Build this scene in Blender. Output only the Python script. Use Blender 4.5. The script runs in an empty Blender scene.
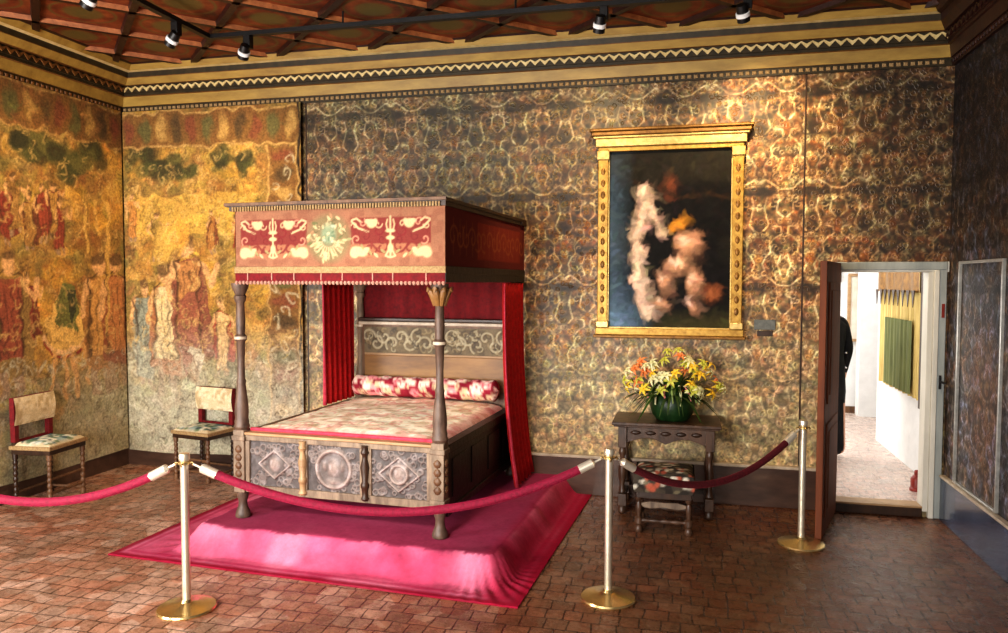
import bpy, math, random
import numpy as np
from mathutils import Vector, Matrix
random.seed(7)
RNG = np.random.RandomState(11)
C = bpy.context.scene.collection
PI = math.pi
W, XL, XR = 6.68, -5.62, 2.04          # back wall Y, left wall X, right wall X
# ------------------------------------------------------------------ camera model (for reading wall positions)
F = 756.; CA = math.radians(13.45); PT = math.radians(2.65); RO = math.radians(0.12); H = 1.9
_c, _s = math.cos(PT), math.sin(PT)
FWD = Vector((-math.sin(CA)*_c, math.cos(CA)*_c, -_s)); UP0 = Vector((-math.sin(CA)*_s, math.cos(CA)*_s, _c)); RT0 = Vector((math.cos(CA), math.sin(CA), 0))
RT = RT0*math.cos(RO)+UP0*math.sin(RO); UP = UP0*math.cos(RO)-RT0*math.sin(RO)
def ray(x, y): return FWD+RT*((x-504)/F)+UP*((316.5-y)/F)
def onY(x, y, Y=W): r = ray(x, y); t = Y/r.y; return (r.x*t, H+r.z*t)
def onX(x, y, X=XL): r = ray(x, y); t = X/r.x; return (r.y*t, H+r.z*t)
# ------------------------------------------------------------------ colour + materials
def s1(c): c = c/255.; return c/12.92 if c <= .04045 else ((c+.055)/1.055)**2.4
def sc(c): return tuple(s1(v) for v in c)
def s4(c): return sc(c)+(1.,)
def newmat(name):
    m = bpy.data.materials.new(name); m.use_nodes = True
    nt = m.node_tree; return m, nt, nt.nodes['Principled BSDF']
def nd(nt, t, **k):
    n = nt.nodes.new(t)
    for a, v in k.items():
        if a in n.inputs.keys(): n.inputs[a].default_value = v
        else: setattr(n, a, v)
    return n
def mixc(nt, fac, a, b, blend='MIX'):
    n = nt.nodes.new('ShaderNodeMix'); n.data_type = 'RGBA'; n.blend_type = blend; n.clamp_factor = True
    for i, v in ((0, fac), (6, a), (7, b)):
        if hasattr(v, 'is_linked'): nt.links.new(v, n.inputs[i])
        else: n.inputs[i].default_value = v
    return n.outputs[2]
def ramp(nt, src, pts):
    n = nt.nodes.new('ShaderNodeValToRGB'); e = n.color_ramp.elements
    while len(e) < len(pts): e.new(.5)
    for i, (p, c) in enumerate(pts): e[i].position = p; e[i].color = c if len(c) == 4 else tuple(c)+(1,)
    nt.links.new(src, n.inputs[0]); return n.outputs[0]
def objco(nt, sc_=(1, 1, 1), rot=(0, 0, 0), dist=0, dscale=4):
    t = nt.nodes.new('ShaderNodeTexCoord'); m = nd(nt, 'ShaderNodeMapping'); m.inputs['Scale'].default_value = sc_; m.inputs['Rotation'].default_value = rot
    nt.links.new(t.outputs['Object'], m.inputs['Vector']); out = m.outputs[0]
    if dist:
        n = nd(nt, 'ShaderNodeTexNoise', Scale=dscale, Detail=2.); nt.links.new(t.outputs['Object'], n.inputs['Vector'])
        sub = nd(nt, 'ShaderNodeVectorMath', operation='SUBTRACT'); nt.links.new(n.outputs['Color'], sub.inputs[0]); sub.inputs[1].default_value = (.5, .5, .5)
        scl = nd(nt, 'ShaderNodeVectorMath', operation='SCALE'); nt.links.new(sub.outputs[0], scl.inputs[0]); scl.inputs['Scale'].default_value = dist
        add = nd(nt, 'ShaderNodeVectorMath', operation='ADD'); nt.links.new(out, add.inputs[0]); nt.links.new(scl.outputs[0], add.inputs[1]); out = add.outputs[0]
    return out
def bump(nt, b, src, strength, dist=.01):
    n = nd(nt, 'ShaderNodeBump'); n.inputs['Strength'].default_value = strength; n.inputs['Distance'].default_value = dist
    nt.links.new(src, n.inputs['Height']); nt.links.new(n.outputs[0], b.inputs['Normal'])
def pm(name, c1, c2=None, rough=.6, metal=0., scale=8., stretch=(1, 1, 1), bmp=.2, sheen=0., coat=0., contrast=(.3, .7), emit=0):
    m, nt, b = newmat(name); c2 = c2 or tuple(v*.72 for v in c1)
    co = objco(nt, stretch); n = nd(nt, 'ShaderNodeTexNoise', Scale=scale, Detail=5., Roughness=.65); nt.links.new(co, n.inputs['Vector'])
    col = ramp(nt, n.outputs['Fac'], [(contrast[0], s4(c2)), (contrast[1], s4(c1))])
    nt.links.new(col, b.inputs['Base Color']); b.inputs['Roughness'].default_value = rough; b.inputs['Metallic'].default_value = metal
    if sheen: b.inputs['Sheen Weight'].default_value = sheen; b.inputs['Sheen Roughness'].default_value = .4; b.inputs['Sheen Tint'].default_value = s4(tuple(min(255, v*1.5+30) for v in c1))
    if coat: b.inputs['Coat Weight'].default_value = coat
    if emit: b.inputs['Emission Color'].default_value = s4(c1); b.inputs['Emission Strength'].default_value = emit
    if bmp: bump(nt, b, n.outputs['Fac'], bmp)
    return m
def vm(name, rough=.8, scale=30., lo=.72, hi=1.2, bmp=.3, cell=0, cellc=(190, 170, 120), cellf=.5, sheen=0., dark=0, metal=0., coat=0., spec=None):
    """painted surface: colour attribute with procedural grain, optionally a scrolling relief of light ridges"""
    m, nt, b = newmat(name); a = nd(nt, 'ShaderNodeVertexColor', layer_name='Col'); col = a.outputs['Color']
    co = objco(nt); n = nd(nt, 'ShaderNodeTexNoise', Scale=scale, Detail=4., Roughness=.7); nt.links.new(co, n.inputs['Vector'])
    g = ramp(nt, n.outputs['Fac'], [(.3, (lo,)*3), (.7, (hi,)*3)]); col = mixc(nt, 1., col, g, 'MULTIPLY'); hsrc = n.outputs['Fac']
    if cell:
        cd = objco(nt, (1, 1, 1), dist=1.1/cell, dscale=cell*.55)
        v = nd(nt, 'ShaderNodeTexVoronoi', feature='DISTANCE_TO_EDGE', Scale=cell); nt.links.new(cd, v.inputs['Vector'])
        v.feature = 'F1'; e = ramp(nt, v.outputs['Distance'], [(.22, (0, 0, 0)), (.34, (1, 1, 1)), (.46, (0, 0, 0))])
        cr = nd(nt, 'ShaderNodeHueSaturation'); nt.links.new(v.outputs['Color'], cr.inputs['Color']); cr.inputs['Saturation'].default_value = .2; cr.inputs['Value'].default_value = 1.15
        col = mixc(nt, .4, col, mixc(nt, 1., mixc(nt, 1., col, cr.outputs[0], 'MULTIPLY'), (2., 2., 2., 1), 'MULTIPLY'))
        n2 = nd(nt, 'ShaderNodeTexNoise', Scale=5., Detail=2.); nt.links.new(co, n2.inputs['Vector'])
        f2 = ramp(nt, n2.outputs['Fac'], [(.35, (.25,)*3), (.65, (1,)*3)])
        f = mixc(nt, 1., e, f2, 'MULTIPLY'); fs = nd(nt, 'ShaderNodeMath', operation='MULTIPLY'); nt.links.new(f, fs.inputs[0]); fs.inputs[1].default_value = cellf
        if dark:
            d = ramp(nt, v.outputs['Distance'], [(.1, (1-dark,)*3), (.3, (1,)*3), (.45, (1,)*3), (.75, (1-dark,)*3)]); col = mixc(nt, 1., col, d, 'MULTIPLY')
        lit = mixc(nt, .22, mixc(nt, 1., a.outputs['Color'], (2.1, 2.1, 2.0, 1), 'MULTIPLY'), s4(cellc)); col = mixc(nt, fs.outputs[0], col, lit); hsrc = e
    nt.links.new(col, b.inputs['Base Color']); b.inputs['Roughness'].default_value = rough; b.inputs['Metallic'].default_value = metal
    if sheen: b.inputs['Sheen Weight'].default_value = sheen
    if coat: b.inputs['Coat Weight'].default_value = coat
    if spec is not None: b.inputs['Specular IOR Level'].default_value = spec
    if bmp: bump(nt, b, hsrc, bmp, .006)
    return m
M = {}
WOODS = (1, 1, .15)
M['oak'] = pm('oak', (128, 92, 62), (72, 46, 28), .5, scale=14, stretch=(1, 1, .2), bmp=.25)
M['oakgrey'] = pm('weathered oak', (150, 128, 106), (84, 68, 55), .6, scale=18, stretch=(1, 1, .25), bmp=.35)
M['oaklight'] = pm('pale oak edge', (190, 156, 116), (140, 106, 72), .5, scale=16, stretch=(.2, 1, 1), bmp=.2)
M['post'] = pm('grey brown turned oak', (112, 88, 72), (60, 45, 38), .5, scale=22, stretch=(1, 1, .3), bmp=.35)
M['tableoak'] = pm('waxed table oak', (100, 72, 54), (46, 30, 20), .38, scale=14, stretch=(1, 1, .25), bmp=.25)
M['oakdark'] = pm('dark oak', (70, 46, 30), (34, 20, 12), .42, scale=14, stretch=(1, 1, .2), bmp=.25)
M['oakshade'] = pm('shaded oak', (40, 26, 22), (16, 10, 9), .45, scale=20, bmp=.5)  # near-black colour holds the shade along the bed's right side
M['panelwood'] = pm('honey panel', (158, 114, 60), (92, 60, 32), .45, scale=6, stretch=(.25, 1, 1), bmp=.15)
M['door'] = pm('red brown door', (128, 64, 24), (86, 40, 12), .7, scale=10, stretch=(1, 1, .12), bmp=.12)
M['red'] = pm('red wool', (196, 18, 22), (150, 8, 12), .9, scale=25, bmp=.15, sheen=.3)
M['redhem'] = pm('red hem', (214, 70, 92), (170, 40, 62), .85, scale=25, bmp=.15)
M['darkred'] = pm('deep red cloth', (122, 12, 20), (84, 6, 12), .9, scale=25, bmp=.15)
M['rope'] = pm('crimson velvet', (150, 8, 56), (104, 3, 34), .8, scale=60, bmp=.3, sheen=.5)
M['ropeshade'] = pm('shaded crimson velvet', (100, 12, 26), (64, 5, 14), .85, scale=60, bmp=.3, sheen=.3)  # shaded copy of the rope velvet for the dim right-hand rope
M['brass'] = pm('polished brass', (232, 208, 150), (206, 176, 116), .24, metal=.9, scale=6, bmp=.02)
M['sleeve'] = pm('pale nickel', (240, 232, 214), (214, 204, 184), .3, metal=.5, scale=8, bmp=.02)
M['steel'] = pm('satin steel', (240, 230, 208), (220, 208, 182), .28, metal=.75, scale=6, bmp=.02)
M['gold'] = pm('gilt', (196, 156, 76), (140, 102, 40), .42, metal=.5, scale=22, bmp=.25)
M['goldlight'] = pm('pale gilt', (222, 196, 130), (180, 146, 80), .35, metal=.45, scale=22, bmp=.2)
M['golddark'] = pm('dull gilt', (150, 108, 46), (96, 64, 26), .45, metal=.4, scale=22, bmp=.25)
M['cgold'] = pm('ochre cornice paint', (176, 144, 70), (132, 102, 46), .5, scale=9, stretch=(.3, 1, 1), bmp=.15)
M['clight'] = pm('cream cornice paint', (226, 204, 150), (190, 164, 104), .55, scale=14, bmp=.1)
M['cdark'] = pm('dark cornice paint', (62, 50, 28), (36, 30, 16), .5, scale=14, bmp=.1)
M['cmid'] = pm('brown cornice paint', (128, 84, 38), (90, 56, 24), .5, scale=14, bmp=.1)
M['ceilpanel'] = None
M['rib'] = pm('dark ceiling rib', (58, 26, 16), (28, 12, 8), .45, scale=20, bmp=.2)
M['riblit'] = pm('lit rib side', (178, 112, 66), (124, 70, 38), .5, scale=14, bmp=.15)  # rib sides of one direction painted lighter, as if lit
M['blackmetal'] = pm('black track paint', (20, 18, 18), (10, 9, 9), .45, scale=20, bmp=.05)
M['chrome'] = pm('bright chrome', (235, 235, 240), (210, 210, 216), .15, metal=1., scale=8, bmp=0)
M['bulb'] = pm('halogen lens', (255, 226, 176), (255, 220, 166), .2, scale=4, bmp=0, emit=3)
M['white'] = pm('white plaster', (236, 236, 234), (222, 222, 220), .7, scale=6, bmp=.06)
M['whitewood'] = pm('white painted wood', (224, 220, 208), (196, 192, 180), .45, scale=8, stretch=(1, 1, .2), bmp=.06)
M['greywood'] = pm('grey painted wood', (170, 174, 170), (136, 142, 140), .45, scale=8, stretch=(1, 1, .2), bmp=.08)
M['skirt'] = pm('grey brown skirting', (98, 72, 58), (56, 38, 30), .35, scale=7, stretch=(.3, 1, 1), bmp=.1, coat=.2)
M['skirttop'] = pm('pale skirting edge', (202, 186, 164), (160, 142, 120), .45, scale=12, bmp=.1)
M['skirtblue'] = pm('slate blue skirting', (74, 84, 106), (44, 50, 66), .25, scale=5, bmp=.08, coat=.4)
M['pot'] = pm('dark green pot', (34, 66, 30), (14, 34, 14), .4, scale=14, bmp=.3)
M['leaf'] = pm('lily leaves', (58, 92, 30), (22, 48, 14), .5, scale=12, bmp=.1)
M['stalk'] = pm('pale stems', (150, 170, 90), (110, 130, 60), .5, scale=12, bmp=.1)
M['fy'] = pm('yellow petal', (246, 214, 70), (226, 176, 40), .5, scale=20, bmp=.05)
M['fy2'] = pm('lime petal', (222, 214, 96), (170, 176, 60), .5, scale=20, bmp=.05)
M['fo'] = pm('orange petal', (238, 150, 84), (214, 112, 60), .5, scale=20, bmp=.05)
M['fw'] = pm('cream petal', (240, 232, 190), (206, 206, 140), .5, scale=20, bmp=.05)
M['fp'] = pm('pink petal', (226, 150, 140), (196, 100, 100), .5, scale=20, bmp=.05)
M['blackcloth'] = pm('black cloth', (22, 22, 26), (10, 10, 13), .9, scale=20, bmp=.2)
M['skin'] = pm('skin', (214, 164, 134), (196, 142, 114), .55, scale=10, bmp=.03)
M['hair'] = pm('brown hair', (60, 40, 26), (34, 22, 14), .6, scale=40, stretch=(1, 1, .1), bmp=.3)
M['drape'] = pm('gold drape', (214, 190, 120), (170, 140, 76), .75, scale=16, stretch=(1, 3, .2), bmp=.3)
M['green'] = pm('green panel cloth', (112, 116, 66), (78, 84, 46), .8, scale=14, stretch=(1, 2, .2), bmp=.2)
M['redpaint'] = pm('red paint', (150, 46, 30), (110, 30, 20), .45, scale=10, bmp=.05)
M['plaque'] = pm('grey plaque', (108, 110, 106), (74, 78, 74), .4, scale=30, bmp=.05)
M['fringe'] = pm('pale fringe', (196, 152, 132), (150, 100, 84), .85, scale=60, stretch=(3, 3, .3), bmp=.5)
M['braid'] = pm('olive braid', (178, 150, 104), (132, 102, 68), .85, scale=70, bmp=.5)
M['leatherwall'] = vm('embossed gilt leather', .5, 26, .62, 1.32, .5, cell=19, cellc=(200, 170, 116), cellf=.4, dark=.5)
M['leatherdark'] = vm('dark embossed leather', .6, 26, .6, 1.3, .4, cell=19, cellc=(130, 110, 84), cellf=.3, dark=.5)
M['tapestry'] = vm('woven tapestry', .95, 46, .55, 1.3, .3)
M['painted'] = vm('varnished canvas', .5, 40, .88, 1.1, .05, spec=.08)
M['embroid'] = vm('embroidered cloth', .9, 120, .8, 1.15, .4)
M['coverlet'] = vm('floral brocade', .85, 60, .95, 1.3, .3, spec=.1)
M['carpet'] = vm('magenta carpet', .97, 26, .85, 1.1, .3, spec=.1)
M['carved'] = vm('carved weathered panel', .6, 50, .75, 1.2, .5)
M['seatcloth'] = vm('woven seat cloth', .9, 80, .78, 1.18, .4)
# ------------------------------------------------------------------ mesh builder
def obj(name, me, mat, parent=None, bevel=0):
    o = bpy.data.objects.new(name, me); C.objects.link(o)
    if mat: 
        for mm in (mat if isinstance(mat, list) else [mat]): me.materials.append(mm)
    if parent: o.parent = parent
    if bevel:
        b = o.modifiers.new('edge', 'BEVEL'); b.width = bevel; b.segments = 2; b.limit_method = 'ANGLE'; b.angle_limit = .7
    return o
class MB:
    def __init__(s): s.v = []; s.f = []; s.mi = []; s.X = Matrix()
    def add(s, vs, fs, m=0):
        n = len(s.v); s.v += [tuple(s.X@Vector(p)) for p in vs]; s.f += [tuple(n+i for i in q) for q in fs]; s.mi += [m]*len(fs); return s
    def box(s, x0, x1, y0, y1, z0, z1, m=0):
        v = [(x, y, z) for z in (z0, z1) for y in (y0, y1) for x in (x0, x1)]
        return s.add(v, [(0, 2, 3, 1), (4, 5, 7, 6), (0, 1, 5, 4), (2, 6, 7, 3), (0, 4, 6, 2), (1, 3, 7, 5)], m)
    def lathe(s, prof, seg=20, c=(0, 0, 0), m=0, sx=1, sy=1):
        v = []; f = []
        for r, z in prof:
            for k in range(seg): a = 2*PI*k/seg; v.append((c[0]+r*sx*math.cos(a), c[1]+r*sy*math.sin(a), c[2]+z))
        n = len(prof)
        for i in range(n-1):
            for k in range(seg): a, b = i*seg+k, i*seg+(k+1) % seg; f.append((a, b, b+seg, a+seg))
        f.append(tuple(reversed(range(seg)))); f.append(tuple((n-1)*seg+k for k in range(seg)))
        return s.add(v, f, m)
    def tube(s, pts, r, seg=10, m=0, cap=True):
        pts = [Vector(p) for p in pts]; v = []; f = []; n = len(pts); up = None
        for i, p in enumerate(pts):
            t = (pts[min(i+1, n-1)]-pts[max(i-1, 0)]).normalized()
            if up is None: up = Vector((0, 0, 1)) if abs(t.z) < .9 else Vector((1, 0, 0))
            a = t.cross(up).normalized(); up = a.cross(t).normalized(); rr = r[i] if isinstance(r, (list, tuple)) else r
            for k in range(seg): q = 2*PI*k/seg; v.append(p+a*(rr*math.cos(q))+up*(rr*math.sin(q)))
        for i in range(n-1):
            for k in range(seg): a, b = i*seg+k, i*seg+(k+1) % seg; f.append((a, b, b+seg, a+seg))
        if cap: f.append(tuple(reversed(range(seg)))); f.append(tuple((n-1)*seg+k for k in range(seg)))
        return s.add(v, f, m)
    def prism(s, poly, y0, y1, m=0):   # polygon in x,z extruded along y
        n = len(poly); v = [(x, y0, z) for x, z in poly]+[(x, y1, z) for x, z in poly]
        f = [tuple(range(n)), tuple(reversed(range(n, 2*n)))]+[(i, i+n, (i+1) % n+n, (i+1) % n) for i in range(n)]
        return s.add(v, f, m)
    def mesh(s, name, smooth=True):
        me = bpy.data.meshes.new(name); me.from_pydata(s.v, [], s.f); me.polygons.foreach_set('material_index', s.mi)
        import bmesh
        bm = bmesh.new(); bm.from_mesh(me); bmesh.ops.recalc_face_normals(bm, faces=bm.faces); bm.to_mesh(me); bm.free()
        if smooth: me.polygons.foreach_set('use_smooth', [True]*len(me.polygons)); me.set_sharp_from_angle(angle=.65)
        me.update(); return me
    def build(s, name, mat, parent=None, bevel=0): return obj(name, s.mesh(name), mat, parent, bevel)
def B(*a, m=0): return MB().box(*a, m=m)
def gridmesh(name, P, col=None, smooth=True, flip=False, skip=None):
    """P: (ny,nx,3) positions, col: (ny,nx,3) linear colours"""
    ny, nx = P.shape[:2]; me = bpy.data.meshes.new(name); idx = np.arange(ny*nx).reshape(ny, nx)
    q = np.stack([idx[:-1, :-1], idx[:-1, 1:], idx[1:, 1:], idx[1:, :-1]], -1)
    if skip is not None: q = q[~skip[:-1, :-1]]
    q = q.reshape(-1, 4)
    if flip: q = q[:, ::-1]
    n = len(q); me.vertices.add(ny*nx); me.vertices.foreach_set('co', P.astype(np.float32).ravel())
    me.loops.add(n*4); me.loops.foreach_set('vertex_index', q.astype(np.int32).ravel())
    me.polygons.add(n); me.polygons.foreach_set('loop_start', np.arange(0, n*4, 4, dtype=np.int32)); me.update(calc_edges=True)
    if smooth: me.polygons.foreach_set('use_smooth', np.ones(n, bool))
    if col is not None:
        a = me.color_attributes.new('Col', 'FLOAT_COLOR', 'POINT'); d = np.ones((ny*nx, 4), np.float32); d[:, :3] = np.clip(col, 0, 2).reshape(-1, 3); a.data.foreach_set('color', d.ravel())
    me.validate(); return me
def thing(name, label, cat, loc=(0, 0, 0), rz=0, group=None):
    o = bpy.data.objects.new(name, None); o.empty_display_size = .1; C.objects.link(o); o.location = loc; o.rotation_euler = (0, 0, rz); return tag(o, label, cat, group)
def tag(o, label, cat, group=None):
    o['label'] = label; o['category'] = cat
    if group: o['group'] = group
    return o
def st(o): o['kind'] = 'structure'; return o
def dup(root, label, loc, rz=0):
    r = root.copy(); C.objects.link(r); r.location = loc; r.rotation_euler = (0, 0, rz); r['label'] = label
    for ch in list(root.children):
        c = ch.copy(); C.objects.link(c); c.parent = r
        for g in list(ch.children): d = g.copy(); C.objects.link(d); d.parent = c
    return r
# ------------------------------------------------------------------ painting on a grid of colours
def vnoise(ny, nx, cell, seed=0):
    r = np.random.RandomState(seed); gy, gx = int(ny/cell)+3, int(nx/cell)+3; g = r.rand(gy, gx)
    y = np.arange(ny)/cell; x = np.arange(nx)/cell; yi = y.astype(int); xi = x.astype(int); fy = (y-yi)[:, None]; fx = (x-xi)[None]
    fy = fy*fy*(3-2*fy); fx = fx*fx*(3-2*fx); a = g[np.ix_(yi, xi)]; b = g[np.ix_(yi, xi+1)]; c = g[np.ix_(yi+1, xi)]; d = g[np.ix_(yi+1, xi+1)]
    return (a*(1-fx)+b*fx)*(1-fy)+(c*(1-fx)+d*fx)*fy
class Paint:
    def __init__(s, x0, x1, y0, y1, res, bg):
        s.nx = int(round((x1-x0)/res))+1; s.ny = int(round((y1-y0)/res))+1; s.res = res
        s.x = np.linspace(x0, x1, s.nx); s.y = np.linspace(y0, y1, s.ny); s.X, s.Y = np.meshgrid(s.x, s.y)
        s.c = np.ones((s.ny, s.nx, 3))*np.array(sc(bg)); s.jx = 0; s.jy = 0; s.jmax = 0
    def jitter(s, amp, cell, seed=1):
        s.jmax = amp*1.02
        s.jx = (vnoise(s.ny, s.nx, cell/s.res, seed)-.5)*2*amp; s.jy = (vnoise(s.ny, s.nx, cell/s.res, seed+1)-.5)*2*amp
    def put(s, mask, col, a=1): m = (np.clip(mask, 0, 1)*a)[..., None]; s.c = s.c*(1-m)+np.array(sc(col))*m
    def ell(s, cx, cy, rx, ry, col, a=1, rot=0, soft=.2):
        R = max(rx, ry)*(1+soft)+s.res*2; sl, X, Y = s.win(cx-R, cx+R, cy-R, cy+R)
        if sl is None: return
        dx = X-cx; dy = Y-cy; c, n = math.cos(rot), math.sin(rot); u = (dx*c+dy*n)/rx; v = (-dx*n+dy*c)/ry
        s.putw(sl, (1-np.sqrt(u*u+v*v))/max(soft, .01)+.5, col, a)
    def win(s, xa, xb, ya, yb):
        j = s.jmax; i0 = max(0, int((xa-j-s.x[0])/s.res)); i1 = min(s.nx, int((xb+j-s.x[0])/s.res)+2); k0 = max(0, int((ya-j-s.y[0])/s.res)); k1 = min(s.ny, int((yb+j-s.y[0])/s.res)+2)
        if i1 <= i0 or k1 <= k0: return None, None, None
        sl = (slice(k0, k1), slice(i0, i1)); X, Y = s.X[sl], s.Y[sl]
        if j: X = X+s.jx[sl]; Y = Y+s.jy[sl]
        return sl, X, Y
    def putw(s, sl, mask, col, a):
        m = (np.clip(mask, 0, 1)*a)[..., None]; s.c[sl] = s.c[sl]*(1-m)+np.array(sc(col))*m
    def dabs(s, n, size, seed, lo=.6, hi=1.5, a=.6, asp=2.5, ymin=None, ymax=None, warm=.12):
        """brush dabs in lighter and darker versions of the local colour"""
        rr = np.random.RandomState(seed)
        for _ in range(n):
            cx = s.x[0]+rr.rand()*(s.x[-1]-s.x[0]); cy = (s.y[0] if ymin is None else ymin)+rr.rand()*((s.y[-1] if ymax is None else ymax)-(s.y[0] if ymin is None else ymin))
            i = min(s.nx-1, int((cx-s.x[0])/s.res)); k = min(s.ny-1, int((cy-s.y[0])/s.res)); c = s.c[k, i]*(lo+(hi-lo)*rr.rand())*(1+warm*(rr.rand(3)-.5)*2)
            r = size*(.5+rr.rand()); rot = rr.rand()*PI; R = r*1.3+s.res; sl, X, Y = s.win(cx-R, cx+R, cy-R, cy+R)
            if sl is None: continue
            dx, dy = X-cx, Y-cy; u = (dx*math.cos(rot)+dy*math.sin(rot))/r; v = (-dx*math.sin(rot)+dy*math.cos(rot)+.35*r*u*u)/(r/asp); m = (np.clip((1-np.sqrt(u*u+v*v))/.5+.3, 0, 1)*a)[..., None]
            s.c[sl] = s.c[sl]*(1-m)+c*m
    def ring(s, cx, cy, r, w, col, a=1, ry=None):
        ry = ry or r; d = np.sqrt(((s.X+s.jx-cx)/r)**2+((s.Y+s.jy-cy)/ry)**2)*r; s.put((w/2-np.abs(d-r))/s.res+.5, col, a)
    def rect(s, x0, x1, y0, y1, col, a=1):
        X = s.X+s.jx; Y = s.Y+s.jy; e = s.res; s.put(np.minimum(np.minimum(X-x0, x1-X), np.minimum(Y-y0, y1-Y))/e+.5, col, a)
    def poly(s, pts, col, a=1):
        X = s.X+s.jx; Y = s.Y+s.jy; ins = np.zeros(X.shape, bool); n = len(pts)
        for i in range(n):
            (xa, ya), (xb, yb) = pts[i], pts[(i+1) % n]
            if abs(ya-yb) < 1e-9: continue
            cond = ((ya > Y) != (yb > Y)); ins ^= cond & (X < (xb-xa)*(Y-ya)/(yb-ya)+xa)
        s.put(ins.astype(float), col, a)
    def line(s, pts, w, col, a=1):
        xs = [p[0] for p in pts]; ys = [p[1] for p in pts]; sl, X, Y = s.win(min(xs)-w, max(xs)+w, min(ys)-w, max(ys)+w)
        if sl is None: return
        best = np.full(X.shape, 9e9)
        for (xa, ya), (xb, yb) in zip(pts[:-1], pts[1:]):
            dx, dy = xb-xa, yb-ya; L = dx*dx+dy*dy+1e-12; t = np.clip(((X-xa)*dx+(Y-ya)*dy)/L, 0, 1); best = np.minimum(best, np.hypot(X-xa-t*dx, Y-ya-t*dy))
        s.putw(sl, (w/2-best)/s.res+.5, col, a)
    def noise(s, cell, amt, seed): s.c *= (1+amt*(vnoise(s.ny, s.nx, cell/s.res, seed)*2-1))[..., None]
    def tint(s, cell, col, a, seed, lo=.5, hi=.7): s.put((vnoise(s.ny, s.nx, cell/s.res, seed)-lo)/(hi-lo), col, a)
    def meshY(s, name, Y, relief=None):  # facing -Y
        P = np.stack([s.X, np.full_like(s.X, Y) if relief is None else Y-relief, s.Y], -1); return P
def curl(cx, cy, r, turns, a0, sgn=1, n=22):
    return [(cx+r*(1-.85*i/n)*math.cos(a0+sgn*turns*2*PI*i/n), cy+r*(1-.85*i/n)*math.sin(a0+sgn*turns*2*PI*i/n)) for i in range(n+1)]

# ================================================================== CAMERA / WORLD / LIGHT
cam = bpy.data.cameras.new('camera'); co_ = bpy.data.objects.new('camera', cam); C.objects.link(co_)
cam.sensor_width = 36; cam.lens = 36*F/1008; cam.clip_start = .05
R3 = Matrix((RT, UP, -FWD)).transposed().to_4x4(); R3.translation = (0, 0, H); co_.matrix_world = R3
bpy.context.scene.camera = co_
wd = bpy.data.worlds.new('world'); bpy.context.scene.world = wd; wd.use_nodes = True
wd.node_tree.nodes['Background'].inputs[0].default_value = (1., .93, .84, 1); wd.node_tree.nodes['Background'].inputs[1].default_value = .2
bpy.context.scene.view_settings.view_transform = 'Standard'; bpy.context.scene.view_settings.look = 'Medium High Contrast'
bpy.context.scene.view_settings.exposure = 0
def light(name, kind, loc, target, energy, col, size=1., sizey=None, cone=60, blend=.8):
    l = bpy.data.lights.new(name, kind); l.energy = energy; l.color = col; o = bpy.data.objects.new(name, l); C.objects.link(o); o.location = loc
    o.rotation_euler = (Vector(target)-Vector(loc)).to_track_quat('-Z', 'Y').to_euler()
    if kind == 'AREA': l.size = size; l.shape = 'RECTANGLE'; l.size_y = sizey or size
    if kind == 'SPOT': l.spot_size = math.radians(cone); l.spot_blend = blend; l.shadow_soft_size = size
    return o
light('window_and_fill_light', 'AREA', (-3.0, -1.7, 1.6), (-2.3, 5.5, .4), 470, (1., .975, .94), 2.6, 1.9)
light('window_and_fill_light', 'AREA', (-5.3, 1.7, 1.55), (-1.2, 5.6, .7), 200, (1., .985, .96), 1.5, 1.7)  # added unseen daylight from the left that brightens bed and coverlet
light('bed_fill_spot', 'SPOT', (-2.0, .6, 3.8), (-2.15, 5.3, .75), 900, (1., .95, .86), .35, cone=34, blend=1.)  # added unseen spot to brighten bed, carpet and floor
light('window_and_fill_light', 'AREA', (.3, -2.2, 2.0), (-.3, 6, .4), 60, (1., .95, .86), 2.2, 2.0)  # added fill light behind the camera, not a window
WARM = (1., .75, .42)

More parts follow.
